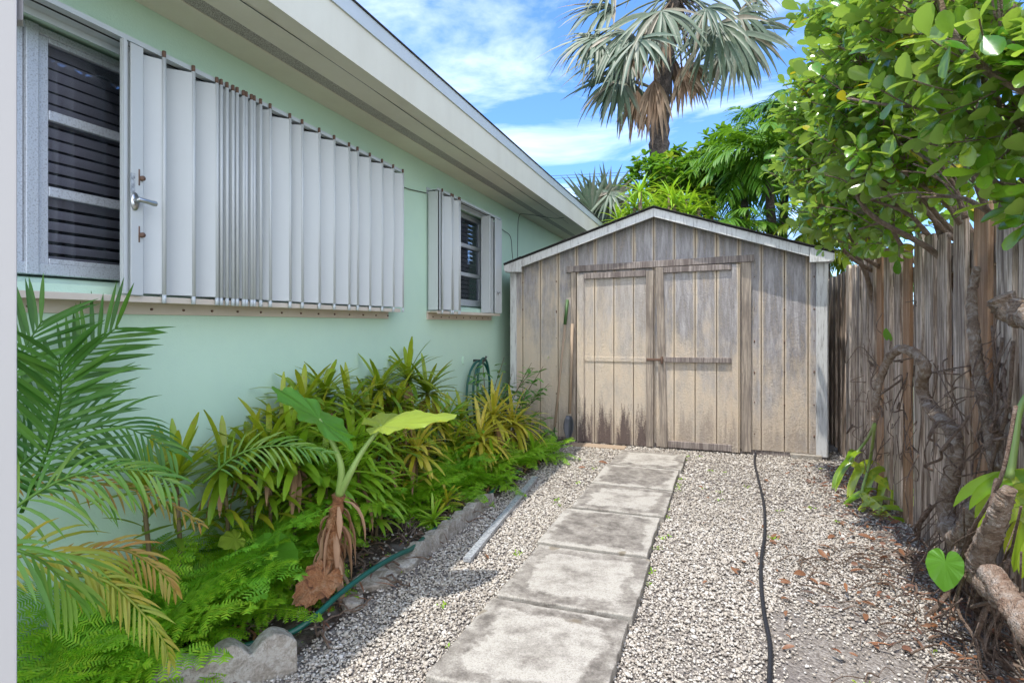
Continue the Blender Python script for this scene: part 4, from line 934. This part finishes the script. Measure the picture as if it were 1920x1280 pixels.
b = MB(); trunk_tube(b, [FP(1775, 985, .12), FP(1800, 1010, .14), FP(1830, 960, .12), FP(1860, 940, .1)], .042, .04, rg, .3); trunk_tube(b, [FP(1800, 1040, .14), FP(1840, 1080, .2), FP(1890, 1110, .25)], .04, .04, rg, .2); b.build('trunk', 'philodendron_bark', ph_)
b = MB()     # aerial roots
for i in range(170):
    m = rg.random()
    if m < .30: s = FP(rg.uniform(1790, 1920), rg.uniform(940, 1130), rg.uniform(.05, .3)); e = G(rg.uniform(1790, 1950), rg.uniform(1120, 1290)); e.x = min(e.x, 1.1)
    elif m < .50: s = FP(rg.uniform(1640, 1860), rg.uniform(670, 860), rg.uniform(.03, .15)); e = s+V((rg.uniform(-.1, .06), rg.uniform(-.3, .3), rg.uniform(-.35, .05)))
    elif m < .66: s = FP(rg.uniform(1840, 1900), rg.uniform(590, 850), .05); e = s+V((rg.uniform(-.05, .03), rg.uniform(-.2, .12), rg.uniform(-.45, -.05)))
    elif m < .80: s = FP(rg.uniform(1590, 1720), rg.uniform(560, 900), .03); e = s+V((rg.uniform(-.02, .03), rg.uniform(-.25, .25), rg.uniform(-.4, .05)))
    else: s = FP(rg.uniform(1740, 1840), rg.uniform(900, 1060), .06); e = G(rg.uniform(1680, 1850), rg.uniform(1010, 1130)); e.x = min(e.x, 1.1)
    s.x = min(s.x, 1.1); mid = s.lerp(e, .5)+V((rg.uniform(-.09, .02), rg.uniform(-.1, .1), rg.uniform(-.12, .06))); mid.x = min(mid.x, 1.1); mid2 = s.lerp(e, .8)+V((rg.uniform(-.04, .02), rg.uniform(-.04, .04), 0)); mid2.x = min(mid2.x, 1.1); e.x = min(e.x, 1.1)
    for q in (mid, mid2, e): q.z = max(q.z, .008)
    b.tube(smoothpts([s, mid, mid2, e], 5), rg.choice((.002, .0025, .003, .004, .007)), 5)
for pts in ([(1890, 1080, .3), (1830, 1180, .45), (1780, 1250, .6), (1720, 1290, .7)],): pass
b.tube(smoothpts([FP(1870, 900, .2), FP(1850, 980, .3), P(1800, 1080, 2.5), G(1735, 1160), G(1700, 1175)], 8), .010, 7)
b.tube(smoothpts([FP(1905, 760, .2), FP(1875, 900, .25), FP(1815, 1010, .25), FP(1800, 1100, .2)], 8), .006, 6)
b.tube(smoothpts([FP(1860, 610, .04), FP(1866, 700, .04), FP(1862, 800, .05), FP(1860, 900, .08)], 8), .005, 6)
b.tube(smoothpts([FP(1900, 640, .1), FP(1890, 760, .08), FP(1862, 860, .08), FP(1840, 940, .1)], 8), .007, 6)
b.tube(smoothpts([FP(1590, 620, .02), FP(1585, 680, .02), FP(1612, 650, .03), FP(1650, 690, .2)], 8), .0035, 5)
b.tube(smoothpts([FP(1738, 700, .05), FP(1790, 690, .03), FP(1822, 685, .05)], 6), .0035, 5)
b.build('aerial_roots', 'root_bark', ph_)
def lobed(hub, dirv, nrm, L, mat, rg, nl=8, wl=.05, ll=.2):
    """deeply cut philodendron blade"""
    d = dirv.normalized(); nrm = (nrm-d*nrm.dot(d)).normalized(); sd = d.cross(nrm); mb = MB()
    mid = [hub+d*L*i/8-V((0, 0, 1))*.12*L*(i/8)**2 for i in range(9)]
    mb.ribbon(mid, [.02, .028, .03, .028, .025, .02, .016, .012, .004], sd, .2)
    for i in range(nl):
        f = i/(nl-1); q = mid[min(8, int(f*7.9))]
        for sg in (-1, 1):
            a = math.radians(112-72*f+rg.uniform(-7, 7)); dd = d*math.cos(a)+sd*sg*math.sin(a)+nrm*rg.uniform(-.05, .2)
            pts = arc(q, dd, ll*(1-.35*f)*rg.uniform(.85, 1.1), 1.5, 6); w_ = wl*rg.uniform(.8, 1.15)
            mb.ribbon(pts, [w_*.62, w_*.56, w_*.5, w_*.48, w_*.42, w_*.26, w_*.03], dd.cross(nrm), rg.uniform(.1, .35))
    return mb.build('leaf', mat, ph_)
hb = FP(1640, 795, .25); h1 = P(1592, 865, 4.1); h2 = P(1615, 925, 3.9)
for e, m_ in ((h1, P(1625, 825, 4.15)), (h2, P(1632, 860, 4.0))):
    s = smoothpts([hb, m_, e], 6); MB().tube(s, .010, 7).build('petiole', 'petiole_green', ph_)
lobed(h1, P(1680, 915, 3.9)-h1, V((-.45, -.45, .8)), .62, 'philodendron_leaf', rg, 17, .042, .25)
lobed(h2, P(1700, 1000, 3.5)-h2, V((-.35, -.65, .7)), .72, 'philodendron_leaf', rg, 18, .042, .25)
hq = P(1893, 895, 2.05); s = smoothpts([P(1960, 700, 2.1), P(1915, 760, 2.08), P(1902, 830, 2.06), hq], 6); MB().tube(s, [.010+.006*i/len(s) for i in range(len(s))], 9).build('petiole', 'petiole_green', ph_)
lobed(hq, V((.25, -.25, -.75)), V((-.55, -.65, .35)), .26, 'philodendron_leaf', rg, 10, .042, .22)
for (px, py, tx, ty, off, wd_) in ((1772, 1052, 1768, 1108, .3, .13), (1665, 632, 1655, 628, .2, .05)):
    h_ = FP(px, py, off); tp_ = FP(tx, ty, off+.02)
    if wd_ < .1: tp_ = h_+V((-.02, -.03, .05))
    o = heart_leaf('leaf', h_, tp_, V((-.6, -.7, .35)), wd_, 'elephant_leaf', ph_, 0, .1, .02, .45)
# litter beneath philodendron
lt = MB()
for i in range(620):
    q = V((1.08-abs(rg.gauss(0, .20)), rg.uniform(1.9, 5.6), .018+rg.uniform(0, .03)))
    if rg.random() < .6: blade(lt, q, rdir(rg, -.05, .25), rg.uniform(.03, .10), rg.uniform(.004, .018), .4, .5, 4)
    else: oval(lt, q, rdir(rg, -.05, .2), rdir(rg, .3, 1.), rg.uniform(.02, .05), rg.uniform(.012, .022))
tag(lt.build('leaf_litter', 'litter_leaf'), 'dry brown leaf and twig litter along the fence foot', 'leaf litter', kind='stuff')
tw = MB()
for i in range(190):
    q = V((1.05-abs(rg.gauss(0, .28)), rg.uniform(1.8, 3.6), .02)); a = rg.uniform(0, 6.28); e = q+V((math.cos(a), math.sin(a), 0))*rg.uniform(.05, .22); e.x = min(e.x, 1.1)
    tw.tube(smoothpts([q, q.lerp(e, .5)+V((rg.uniform(-.02, .02), rg.uniform(-.02, .02), .02)), e], 3), rg.uniform(.0015, .004), 4)
tag(tw.build('twig_litter', 'root_bark'), 'thin dry twigs scattered on the ground by the fence', 'twigs', kind='stuff')

# ================================================================ CLUSIA HEDGE (several shrubs overhanging the fence)
def clusia(name, label, root, blobs, ntw, Lf, seed, lit=1, twr=.16):
    rg = random.Random(seed); o = thing(name, label, 'shrub', root, 'glossy round leaf shrubs behind the fence'); lf = MB(); ly = MB(); br = MB(); root = V(root)
    tot = sum(w for *_, w in blobs); nodes = []
    for k in range(7):                                  # main stems
        c, r, w = rg.choice(blobs); e = V(c)+rdir(rg, -.5, .7)*r*.5; s = root+V((rg.uniform(-.15, .15), rg.uniform(-.4, .4), rg.uniform(0, .3)))
        pts = smoothpts([s, s.lerp(e, .35)+V((rg.uniform(.0, .2), rg.uniform(-.15, .15), .25)), s.lerp(e, .7)+V((rg.uniform(-.1, .1), rg.uniform(-.1, .1), .1)), e], 6)
        br.tube(pts, [.022*(1-.65*i/len(pts)) for i in range(len(pts))], 7); nodes += pts[8:]
    for c, r, w in blobs:
        c = V(c); n = int(ntw*w/tot)
        near = min(nodes, key=lambda q: (q-c).length); pts = smoothpts([near, near.lerp(c, .5)+V((0, 0, .08)), c], 5); br.tube(pts, [.012*(1-.5*i/len(pts)) for i in range(len(pts))], 6); loc_nodes = pts
        for i in range(n):
            dv = rdir(rg, -1, 1); q = c+V((dv.x, dv.y, dv.z*.9))*r*rg.uniform(.25, 1.)**.6*(1.18 if rg.random() < .12 else 1.)
            out = (dv+V((-.25, -.1, .5))+rdir(rg, -1, 1)*.45).normalized(); tl_ = rg.uniform(.10, twr)*(1.9 if rg.random() < .13 else 1.); p0 = q-out*tl_*.5
            tp = arc(p0, out, tl_, -.2, 4); br.tube(tp, .0028, 4, False)
            if i % 2 == 0: br.tube(smoothpts([c+dv*r*.15, c.lerp(p0, .6)+V((0, 0, -.03)), p0], 4), .0045, 4, False)
            m = rg.randint(3, 5) if tl_ < .18 else rg.randint(5, 7); tw_ = rg.uniform(0, 3.14)
            for j in range(m):
                pj = tp[min(4, int(4*(j+1)/m))]; tw_ += 1.57+rg.uniform(-.2, .2); ax = out.orthogonal().normalized(); ax2 = out.cross(ax)
                for sg in (-1, 1):
                    lat = (ax*math.cos(tw_)+ax2*math.sin(tw_))*sg; d = (lat*(1. if j < m-1 else .6)+out*(.45 if j < m-1 else .8)+V((0, 0, .05))).normalized()
                    L = Lf*rg.uniform(.5, 1.15); oval(ly if rg.random() < .022 else lf, pj+d*.008, d, (out*.8+V((0, 0, .8))+rdir(rg, -1, 1)*.35), L, L*rg.uniform(.5, .62), (rg.uniform(-.05, .16) if rg.random() < .85 else rg.uniform(-.35, .45)), 1)
    br.build('branches', 'twig_bark', o); lf.build('leaves', 'clusia_leaf', o)
    if ly.v: ly.build('yellow_leaves', 'clusia_leaf_yellow', o)
    return o
def BL(px, py, d, rpx, w=None): c = P(px, py, d); r = rpx/F*d; return (tuple(c), r, w or r*r)
clusia('clusia_shrub', 'round leaved shrub nearest the camera with the largest leaves, top right', (1.32, 2.3, .6),
       [BL(1880, 60, 1.9, 150), BL(1800, -30, 2.1, 150), BL(1900, 230, 2.0, 100), BL(1960, 330, 2.0, 90), BL(1990, 150, 1.8, 150), BL(1760, 60, 2.3, 110), BL(1800, 170, 2.25, 100)], 165, .108, 1)
clusia('clusia_shrub', 'round leaved shrub behind the nearest one, hanging over the middle of the fence', (1.35, 3.6, .6),
       [BL(1700, 40, 2.9, 120), BL(1640, -20, 3.2, 110), BL(1700, 160, 2.9, 110), BL(1640, 130, 3.1, 100), BL(1760, 260, 2.8, 90), BL(1650, 260, 3.0, 100), BL(1700, 330, 2.9, 70), BL(1620, 210, 3.2, 90), BL(1600, 60, 3.3, 60), BL(1790, 330, 2.7, 50)], 300, .106, 2)
clusia('clusia_shrub', 'round leaved shrub reaching farthest over the shed corner', (1.35, 5.0, .6),
       [BL(1530, 190, 4.1, 62), BL(1570, 280, 4.0, 85), BL(1520, 250, 4.2, 55), BL(1560, 370, 4.1, 80), BL(1630, 370, 3.6, 85), BL(1625, 435, 3.9, 55), BL(1570, 410, 4.3, 48), BL(1545, 385, 4.7, 50), BL(1670, 420, 3.4, 55), BL(1510, 320, 4.4, 45), BL(1585, 40, 4., 45), BL(1590, 120, 3.8, 70)], 400, .092, 3)
clusia('clusia_shrub', 'smaller leaved shrub deeper behind the hedge beyond the fence', (2.3, 6.0, .3),
       [BL(1560, 330, 5.6, 100), BL(1650, 250, 5., 120), BL(1750, 330, 4.6, 100), BL(1850, 330, 4.2, 80), BL(1640, 400, 5., 80), BL(1720, 120, 5, 130), BL(1850, 140, 4.4, 130), BL(1590, 180, 5.6, 90), BL(1680, 0, 5.4, 110), BL(1850, 0, 5, 120)], 300, .12, 4, 1, .22)
# long bare branch
b = MB(); s = smoothpts([P(1915, 215, 1.95), P(1840, 212, 2.1), P(1760, 205, 2.3), P(1660, 196, 2.5), P(1590, 185, 2.7)], 8); b.tube(s, [.009*(1-.4*i/len(s)) for i in range(len(s))], 7); b.build('long_branch', 'twig_bark', bpy.data.objects['clusia_shrub.001']); b = MB()
for (a1, a2, a3) in (((1870, 380, 2.3), (1845, 300, 2.3), (1830, 180, 2.4)), ((1850, 395, 2.4), (1825, 330, 2.4), (1800, 230, 2.5)), ((1800, 420, 2.7), (1770, 380, 2.7), (1690, 320, 2.8)), ((1740, 440, 3.), (1700, 400, 3.), (1620, 370, 3.1)), ((1810, 410, 2.6), (1790, 350, 2.6), (1760, 300, 2.6)), ((1900, 400, 2.2), (1880, 330, 2.2), (1900, 240, 2.2)), ((1690, 460, 3.3), (1660, 420, 3.3), (1610, 430, 3.4)), ((1860, 400, 2.4), (1800, 370, 2.5), (1720, 370, 2.7))):
    b = MB(); q = [P(*a1), P(*a2), P(*a3)]; s = smoothpts(q, 8); b.tube(s, [.013*(1-.6*i/len(s)) for i in range(len(s))], 7)
    for k in range(4):
        i = rg.randint(6, len(s)-1); e = s[i]+V((rg.uniform(-.3, .1), rg.uniform(-.1, .3), rg.uniform(.05, .3))); b.tube(smoothpts([s[i], s[i].lerp(e, .5)+V((0, 0, .03)), e], 4), .004, 5)
    b.build('bare_branch', 'twig_bark', bpy.data.objects['clusia_shrub.001'])

# ================================================================ BACKGROUND TREES
def fan(mb, hub, d, nrm, Rr, ns, spread, droop, rg, w=None, fold=.5):
    d = d.normalized(); nrm = nrm-d*nrm.dot(d); nrm = nrm.normalized() if nrm.length > .01 else d.orthogonal().normalized(); sd = d.cross(nrm); w = w or Rr*.075
    for k in range(ns):
        if rg.random() < .17: continue
        th_ = math.radians(spread*(2*(k+.5)/ns-1)); dd = d*math.cos(th_)+sd*math.sin(th_)+nrm*(.18 if k % 2 else .10)
        L = Rr*(1-.22*abs(2*(k+.5)/ns-1)**2)*rg.uniform(.72, 1.12); dd = (dd+rdir(rg)*.09).normalized(); pts = arc(hub, dd, L, droop*rg.uniform(.5, 2.), 6)
        mb.ribbon(pts, [w*.12, w*.38, w*.52, w*.5, w*.36, w*.2, w*.02], dd.cross(nrm), fold)
rg = random.Random(8); D = 12.6
fp_ = thing('fan_palm', 'tall silver green fan palm with a brown skirt of dead fronds behind the shed', 'palm', tuple(V((P(1250, 0, D).x, P(1250, 0, D).y, -.05))))
b = MB(); p0 = P(1238, 500, D); p0.z = -.05; s = smoothpts([p0, P(1240, 400, D), P(1236, 280, D), P(1242, 150, D), P(1262, 30, D), P(1268, -30, D)], 14)
b.tube(s, [.23-.08*i/len(s)+.016*(i % 3) for i in range(len(s))], 14, wob=.07); b.build('trunk', 'palm_trunk', fp_)
crown = P(1266, -10, D)
LV = [((1150, 15), (1038, 55), 0), ((1120, 70), (1042, 135), -.5), ((1165, 95), (1075, 165), .4), ((1175, 60), (1110, 140), -.8), ((1160, 150), (1108, 232), -.3), ((1170, 150), (1160, 240), .5), ((1218, 25), (1210, 125), -1.), ((1240, 20), (1255, 110), -1.2),
      ((1325, 15), (1330, 95), -1.), ((1345, 45), (1345, 165), -.8), ((1372, 60), (1385, 180), -.3), ((1392, 55), (1442, 140), .3), ((1385, 25), (1458, 60), -.2), ((1345, -20), (1455, -20), .5), ((1400, -20), (1462, 20), .1),
      ((1150, -30), (1050, -10), 0), ((1260, -60), (1210, -160), 1.), ((1300, -60), (1370, -150), .8), ((1250, -60), (1280, -170), -.6), ((1360, 100), (1330, 125), -.4), ((1290, 130), (1325, 190), .6), ((1380, 90), (1365, 180), .4), ((1195, 75), (1190, 165), -1.3), ((1180, 120), (1120, 190), .2)]
for (hx, hy), (tx, ty), dz in LV:
    hub = P(hx, hy, D+dz*1.0); tip = P(tx, ty, D+dz*1.3); dv = tip-hub; mb = MB(); pe = smoothpts([crown, crown.lerp(hub, .5)+V((0, 0, .15)), hub], 4); mb.tube(pe, .022, 5)
    fan(mb, hub, dv+V((0, 0, .25))*dv.length, V((rg.uniform(-.5, .5), -1, rg.uniform(.0, .8))), dv.length*1.15, 30, 88, .85, rg, dv.length*.07, .4); mb.build('frond', 'silver_fan', fp_)
for (hx, hy), (tx, ty), dz in [((1278, 125), (1295, 215), -.35), ((1295, 115), (1322, 185), -.2), ((1195, 170), (1178, 262), -.2), ((1228, 150), (1222, 262), -.4), ((1248, 60), (1215, 140), -.6), ((1215, 60), (1188, 130), -.5), ((1195, 110), (1178, 170), .4), ((1256, 100), (1262, 200), .3)]:
    hub = P(hx, hy, D+dz); tip = P(tx, ty, D+dz*1.1); dv = tip-hub; mb = MB(); pe = smoothpts([crown, crown.lerp(hub, .5)+V((0, 0, .0)), hub], 4); mb.tube(pe, .02, 5)
    fan(mb, hub, dv, V((rg.uniform(-.3, .3), -1, .1)), dv.length*1.1, 20, 33, .8, rg, dv.length*.075, .8); mb.build('dead_frond', 'fan_dead', fp_)
b = MB()
for i in range(60):
    q = P(rg.uniform(1270, 1315), rg.uniform(-10, 90), D+rg.uniform(-.3, .3)); b.tube(smoothpts([crown, q.lerp(crown, .3)+V((0, 0, .05)), q], 3), .008, 4, False)
    for k in range(4): oval(b, q+rdir(rg)*.05, rdir(rg), rdir(rg), .05, .04)
b.build('fruit_stalk', 'palm_trunk', fp_)

def far_fan(name, label, root, hubs, Rr, D_, mat, ns=22, spread=100):
    o = thing(name, label, 'palm', root); rg = random.Random(label); b = MB(); r0 = V(root); 
    cen = P(sum(h[0] for h in hubs)/len(hubs), max(h[1] for h in hubs)+30, D_); b.tube(smoothpts([r0, r0.lerp(cen, .5)+V((.05, 0, 0)), cen], 5), .09, 8); b.build('trunk', 'palm_trunk', o)
    for hx, hy, tx, ty in hubs:
        dz = rg.uniform(-.4, .4); hub = P(hx, hy, D_+dz); tip = P(tx, ty, D_+dz*1.3); dv = tip-hub; mb = MB(); mb.tube(smoothpts([cen, cen.lerp(hub, .5), hub], 4), .014, 5); fan(mb, hub, dv, V((rg.uniform(-.5, .5), -1, .4)), dv.length, ns, spread, .35, rg, dv.length*.09, .4); mb.build('frond', mat, o)
rt_ = P(1120, 500, 10.5); rt_.z = -.05
far_fan('small_fan_palm', 'grey green fan palm rising behind the house eave left of the shed roof', tuple(rt_), [(1140, 385, 1145, 305), (1110, 395, 1068, 325), (1130, 400, 1085, 350), (1150, 400, 1165, 320), (1120, 410, 1105, 335), (1150, 420, 1190, 370), (1135, 430, 1090, 400), (1145, 360, 1120, 420), (1110, 430, 1150, 400), (1095, 420, 1075, 370)], 1., 10.5, 'silver_fan')

def feather_palm(name, label, root, crown_px, D_, Lr, nfr, mat, seed, lf=.5, w=.035, leans=None, zr=(.1, 1.3), nl=24):
    o = thing(name, label, 'palm', root); rg = random.Random(seed); c = P(*crown_px, D_); r0 = V(root); b = MB(); 
    for k in range(2): b.tube(smoothpts([r0+V((.12*k, 0, 0)), r0.lerp(c, .5)+V((.08*k+.04, 0, 0)), c], 6), .05, 8)
    b.build('trunk', 'palm_trunk', o)
    for i in range(nfr):
        a = i*2.4+rg.uniform(-.3, .3); d = V((math.cos(a), math.sin(a), rg.uniform(*zr))); pts = arc(c, d, Lr*rg.uniform(.8, 1.15), 1.5, 6); mb = MB(); frond(mb, pts, lf, nl, w, droop=1.1, ang=58, up=.1, rg=rg, rr=.012); mb.build('frond', mat, o)
    return o
def root_at(px, d): q = P(px, 600, d); return (q.x, q.y, -.05)
feather_palm('areca_palm', 'bushy green feather palm behind the shed roof right of the flowering tree', root_at(1385, 10.), (1395, 320), 10., 1.5, 20, 'far_leaf', 1, .55, .04)
feather_palm('areca_palm', 'feather palm with an upright spear frond between the tree and the hedge', root_at(1440, 9.), (1440, 295), 9., 1.2, 20, 'far_leaf', 2, .5, .035, zr=(.2, 3.))
feather_palm('areca_palm', 'tall dark feather palm beside the hedge, reaching above it into the sky', root_at(1520, 9.5), (1500, 205), 9.5, 1.1, 20, 'palm_leaf', 3, .42, .035)
feather_palm('areca_palm', 'light green feather palm arching in front of the fan palm trunk', root_at(1330, 11.), (1320, 330), 11., 1.3, 11, 'far_leaf', 4, .5, .035, zr=(.6, 1.6))
feather_palm('areca_palm', 'yellow green feather palm low behind the right slope of the shed roof', root_at(1490, 8.9), (1510, 480), 8.9, .95, 16, 'far_leaf_yellow', 5, .4, .03)
feather_palm('areca_palm', 'feather palm low behind the shed ridge with long arching leaflets', root_at(1370, 9.3), (1380, 450), 9.3, 1.0, 16, 'far_leaf', 6, .5, .03, zr=(.3, 2.))
feather_palm('areca_palm', 'dense feather palm standing just right of the broadleaf tree crown', root_at(1430, 9.8), (1475, 300), 9.8, 1.3, 22, 'far_leaf', 9, .55, .04, zr=(-.1, 2.4))
feather_palm('areca_palm', 'golden feather palm under the hedge at the shed roof end', root_at(1530, 8.6), (1545, 440), 8.6, .9, 18, 'far_leaf_yellow', 10, .4, .028)
feather_palm('roof_palm', 'small feather palm top peeking over the house roof edge', (-8.2, 17.5, -.05), (712, 75), 17.5, .6, 11, 'far_leaf', 7, .3, .035)
feather_palm('areca_palm', 'feather palm deep behind the hedge filling the gap below its crown', root_at(1640, 8.), (1640, 300), 8., 1.3, 16, 'far_leaf', 8, .5, .04)

def leafy_tree(name, label, root, blobs, n, Lf, mats, seed, cat='tree'):
    o = thing(name, label, cat, root); rg = random.Random(seed); r0 = V(root); mbs = [MB() for _ in mats]; b = MB(); c0 = V(blobs[0][0]); fork = r0.lerp(c0, .6); b.tube([r0, r0.lerp(fork, .5)+V((.05, 0, 0)), fork], [.09, .075, .06], 8)
    tot = sum(x[2] for x in blobs)
    for c, r, w in blobs:
        c = V(c); s = smoothpts([fork, fork.lerp(c, .5)+V((0, 0, .1)), c], 5); b.tube(s, [.04*(1-.6*i/len(s)) for i in range(len(s))], 6)
        for i in range(int(n*w/tot)):
            dv = rdir(rg, -1, 1); q = c+dv*r*rg.uniform(.3, 1.)**.5; out = (dv+V((0, 0, .4))).normalized(); mb = mbs[0 if (rg.random() < .8 or dv.z < .3) else -1]
            if i % 4 == 0: b.tube([c.lerp(q, .3), q], .006, 4, False)
            for k in range(7):
                d = (rdir(rg, -.6, .7)+out*.3).normalized(); L = Lf*rg.uniform(.6, 1.15); oval(mb, q, d, V((0, 0, 1))+rdir(rg)*.5, L, L*rg.uniform(.32, .45), .25)
    b.build('trunk', 'twig_bark', o)
    for m_, mb in zip(mats, mbs):
        if mb.v: mb.build('crown' if m_ == mats[0] else 'young_leaves', m_, o)
    return o
def B(px, py, d, rpx): return BL(px, py, d, rpx)
leafy_tree('leafy_tree', 'broadleaf tree with yellow tinged shoots behind the shed peak', root_at(1270, 10.6), [B(1280, 350, 10.6, 50), B(1215, 320, 10.6, 32), B(1190, 340, 10.5, 22), B(1320, 310, 10.5, 45), B(1350, 270, 10.6, 30), B(1360, 340, 10.4, 45), B(1250, 330, 10.2, 38), B(1240, 375, 10.2, 35), B(1300, 390, 10.2, 45), B(1270, 295, 10.6, 22)], 560, .17, ['far_leaf', 'far_leaf_yellow'], 5)
# spiky dracaena clump above the shed ridge
dr_ = thing('dracaena_clump', 'clump of spiky leaved dracaenas just above the shed ridge', 'plant', root_at(1230, 9.2)); b = MB(); mb = MB(); rg = random.Random(3)
for px, py in ((1190, 390), (1215, 380), (1240, 395), (1265, 385), (1180, 405), (1290, 400), (1310, 390), (1335, 405), (1225, 410), (1200, 360), (1255, 365), (1285, 375), (1360, 415), (1400, 420), (1160, 415)):
    c = P(px, py, 9.2+rg.uniform(-.5, .5)); b.tube([V((c.x*.98, c.y, -.05)), c], .03, 6)
    for i in range(34):
        d = rdir(rg, -.35, .95); blade(mb, c, d, rg.uniform(.3, .5), .035, .7, .3, 4)
b.build('stems', 'twig_bark', dr_); mb.build('leaves', 'strap_leaf_bright', dr_)
# far hedge so no bare horizon shows behind the shed and fence
hb_ = [((x, y, z), 1.1, 1.) for x, y, z in [(-14+2.0*i, 19+1.5*math.sin(i*1.7), 1.2+.9*(i % 3)*.6) for i in range(18)]]
rg = random.Random(2); mb = MB()
for c, r, w in hb_:
    for i in range(260):
        dv = rdir(rg, -1, 1); q = V(c)+V((dv.x*1.3, dv.y, dv.z*1.3))*r*rg.uniform(.5, 1.)
        for k in range(3): oval(mb, q, rdir(rg, -1, 1), rdir(rg, 0, 1), .28, .12)
tag(mb.build('far_woods', 'far_leaf'), 'distant mass of green trees behind the yard', 'woods', kind='stuff')
# overhead wires
for py, l_ in ((315, 'uppermost thin utility wire crossing the sky behind the palms'), (320, 'middle thin utility wire crossing the sky behind the palms'), (338, 'lowest thin utility wire crossing the sky behind the palms')):
    a = P(600, py+22, 26); c = P(1500, py-14, 26); pts = [a.lerp(c, t_/12)+V((0, 0, -.25*math.sin(math.pi*t_/12))) for t_ in range(13)]
    tag(MB().tube(pts, .011, 5).build('utility_wire', 'wire_dark'), l_, 'utility wire', 'utility wires')

# ================================================================ LIGHT, SKY, CAMERA
sc = bpy.context.scene
sun_dir = V((-.168, -.27, 1.)).normalized()
el_ = math.asin(sun_dir.z); az = math.atan2(sun_dir.x, sun_dir.y)
w_ = bpy.data.worlds.new('World'); sc.world = w_; w_.use_nodes = True; nt = w_.node_tree; nt.nodes.clear()
out = nt.nodes.new('ShaderNodeOutputWorld'); bg = nt.nodes.new('ShaderNodeBackground'); sky = nt.nodes.new('ShaderNodeTexSky'); sky.sky_type = 'NISHITA'; sky.sun_disc = False
sky.sun_elevation = el_; sky.sun_rotation = az; sky.air_density = 1.0; sky.dust_density = .6; sky.ozone_density = 2.0
tc = nt.nodes.new('ShaderNodeTexCoord'); sp = nt.nodes.new('ShaderNodeSeparateXYZ'); nt.links.new(tc.outputs['Generated'], sp.inputs[0])
def mth(op, a, b_=None):
    m = nt.nodes.new('ShaderNodeMath'); m.operation = op
    for i, v in enumerate((a, b_)):
        if v is None: continue
        if hasattr(v, 'node'): nt.links.new(v, m.inputs[i])
        else: m.inputs[i].default_value = v
    return m.outputs[0]
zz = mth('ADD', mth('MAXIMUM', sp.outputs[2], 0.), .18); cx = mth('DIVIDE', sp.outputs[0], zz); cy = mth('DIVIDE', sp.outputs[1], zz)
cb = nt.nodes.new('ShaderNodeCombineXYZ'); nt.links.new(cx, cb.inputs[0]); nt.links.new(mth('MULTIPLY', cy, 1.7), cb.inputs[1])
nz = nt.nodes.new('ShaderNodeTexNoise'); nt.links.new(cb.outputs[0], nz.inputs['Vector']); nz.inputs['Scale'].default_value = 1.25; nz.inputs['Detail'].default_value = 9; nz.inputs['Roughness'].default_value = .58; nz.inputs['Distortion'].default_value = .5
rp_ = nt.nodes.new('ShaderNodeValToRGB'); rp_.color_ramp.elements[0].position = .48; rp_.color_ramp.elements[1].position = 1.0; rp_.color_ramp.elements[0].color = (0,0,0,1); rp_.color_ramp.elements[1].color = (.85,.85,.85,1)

tn = nt.nodes.new('ShaderNodeMix'); tn.data_type = 'RGBA'; tn.blend_type = 'MULTIPLY'; tn.inputs[0].default_value = 1; nt.links.new(sky.outputs[0], tn.inputs[6]); tn.inputs[7].default_value = (.47, .68, .98, 1)
fill_cloud = mth('MAXIMUM', mth('ADD', mth('MULTIPLY', sp.outputs[1], -.55), mth('MULTIPLY', sp.outputs[0], .22)), 0.)  # extra white cloud added out of view, behind and right, as fill light
mx = nt.nodes.new('ShaderNodeMix'); mx.data_type = 'RGBA'; nt.links.new(mth('ADD', nz.outputs['Fac'], fill_cloud), rp_.inputs[0]); nt.links.new(rp_.outputs[0], mx.inputs[0]); nt.links.new(tn.outputs[2], mx.inputs[6]); mx.inputs[7].default_value = (9, 9.3, 9.8, 1)
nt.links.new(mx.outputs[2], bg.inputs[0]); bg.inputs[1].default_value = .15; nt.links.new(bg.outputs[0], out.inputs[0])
ld = bpy.data.lights.new('sun', 'SUN'); ld.energy = 2.1; ld.angle = math.radians(.6); ld.color = (1, .95, .87); lo = bpy.data.objects.new('sun', ld); C.objects.link(lo)
lo.rotation_euler = sun_dir.to_track_quat('Z', 'Y').to_euler(); lo.location = (0, 0, 10)
cd = bpy.data.cameras.new('camera'); co = bpy.data.objects.new('camera', cd); C.objects.link(co); co.location = (0, 0, H); co.rotation_euler = (math.radians(90), 0, A)
cd.sensor_width = 36; cd.lens = F/1920*36; cd.shift_y = -(640-HY)/1920; cd.clip_start = .05; cd.clip_end = 400; sc.camera = co
sc.view_settings.view_transform = 'Standard'; sc.view_settings.look = 'None'; sc.view_settings.gamma = 1; sc.view_settings.exposure = 1.28
sc.cycles.max_bounces = 7; sc.cycles.diffuse_bounces = 4; sc.cycles.transparent_max_bounces = 6; sc.cycles.transmission_bounces = 3; sc.cycles.glossy_bounces = 3
sc.cycles.sample_clamp_indirect = 6; sc.cycles.use_denoising = True
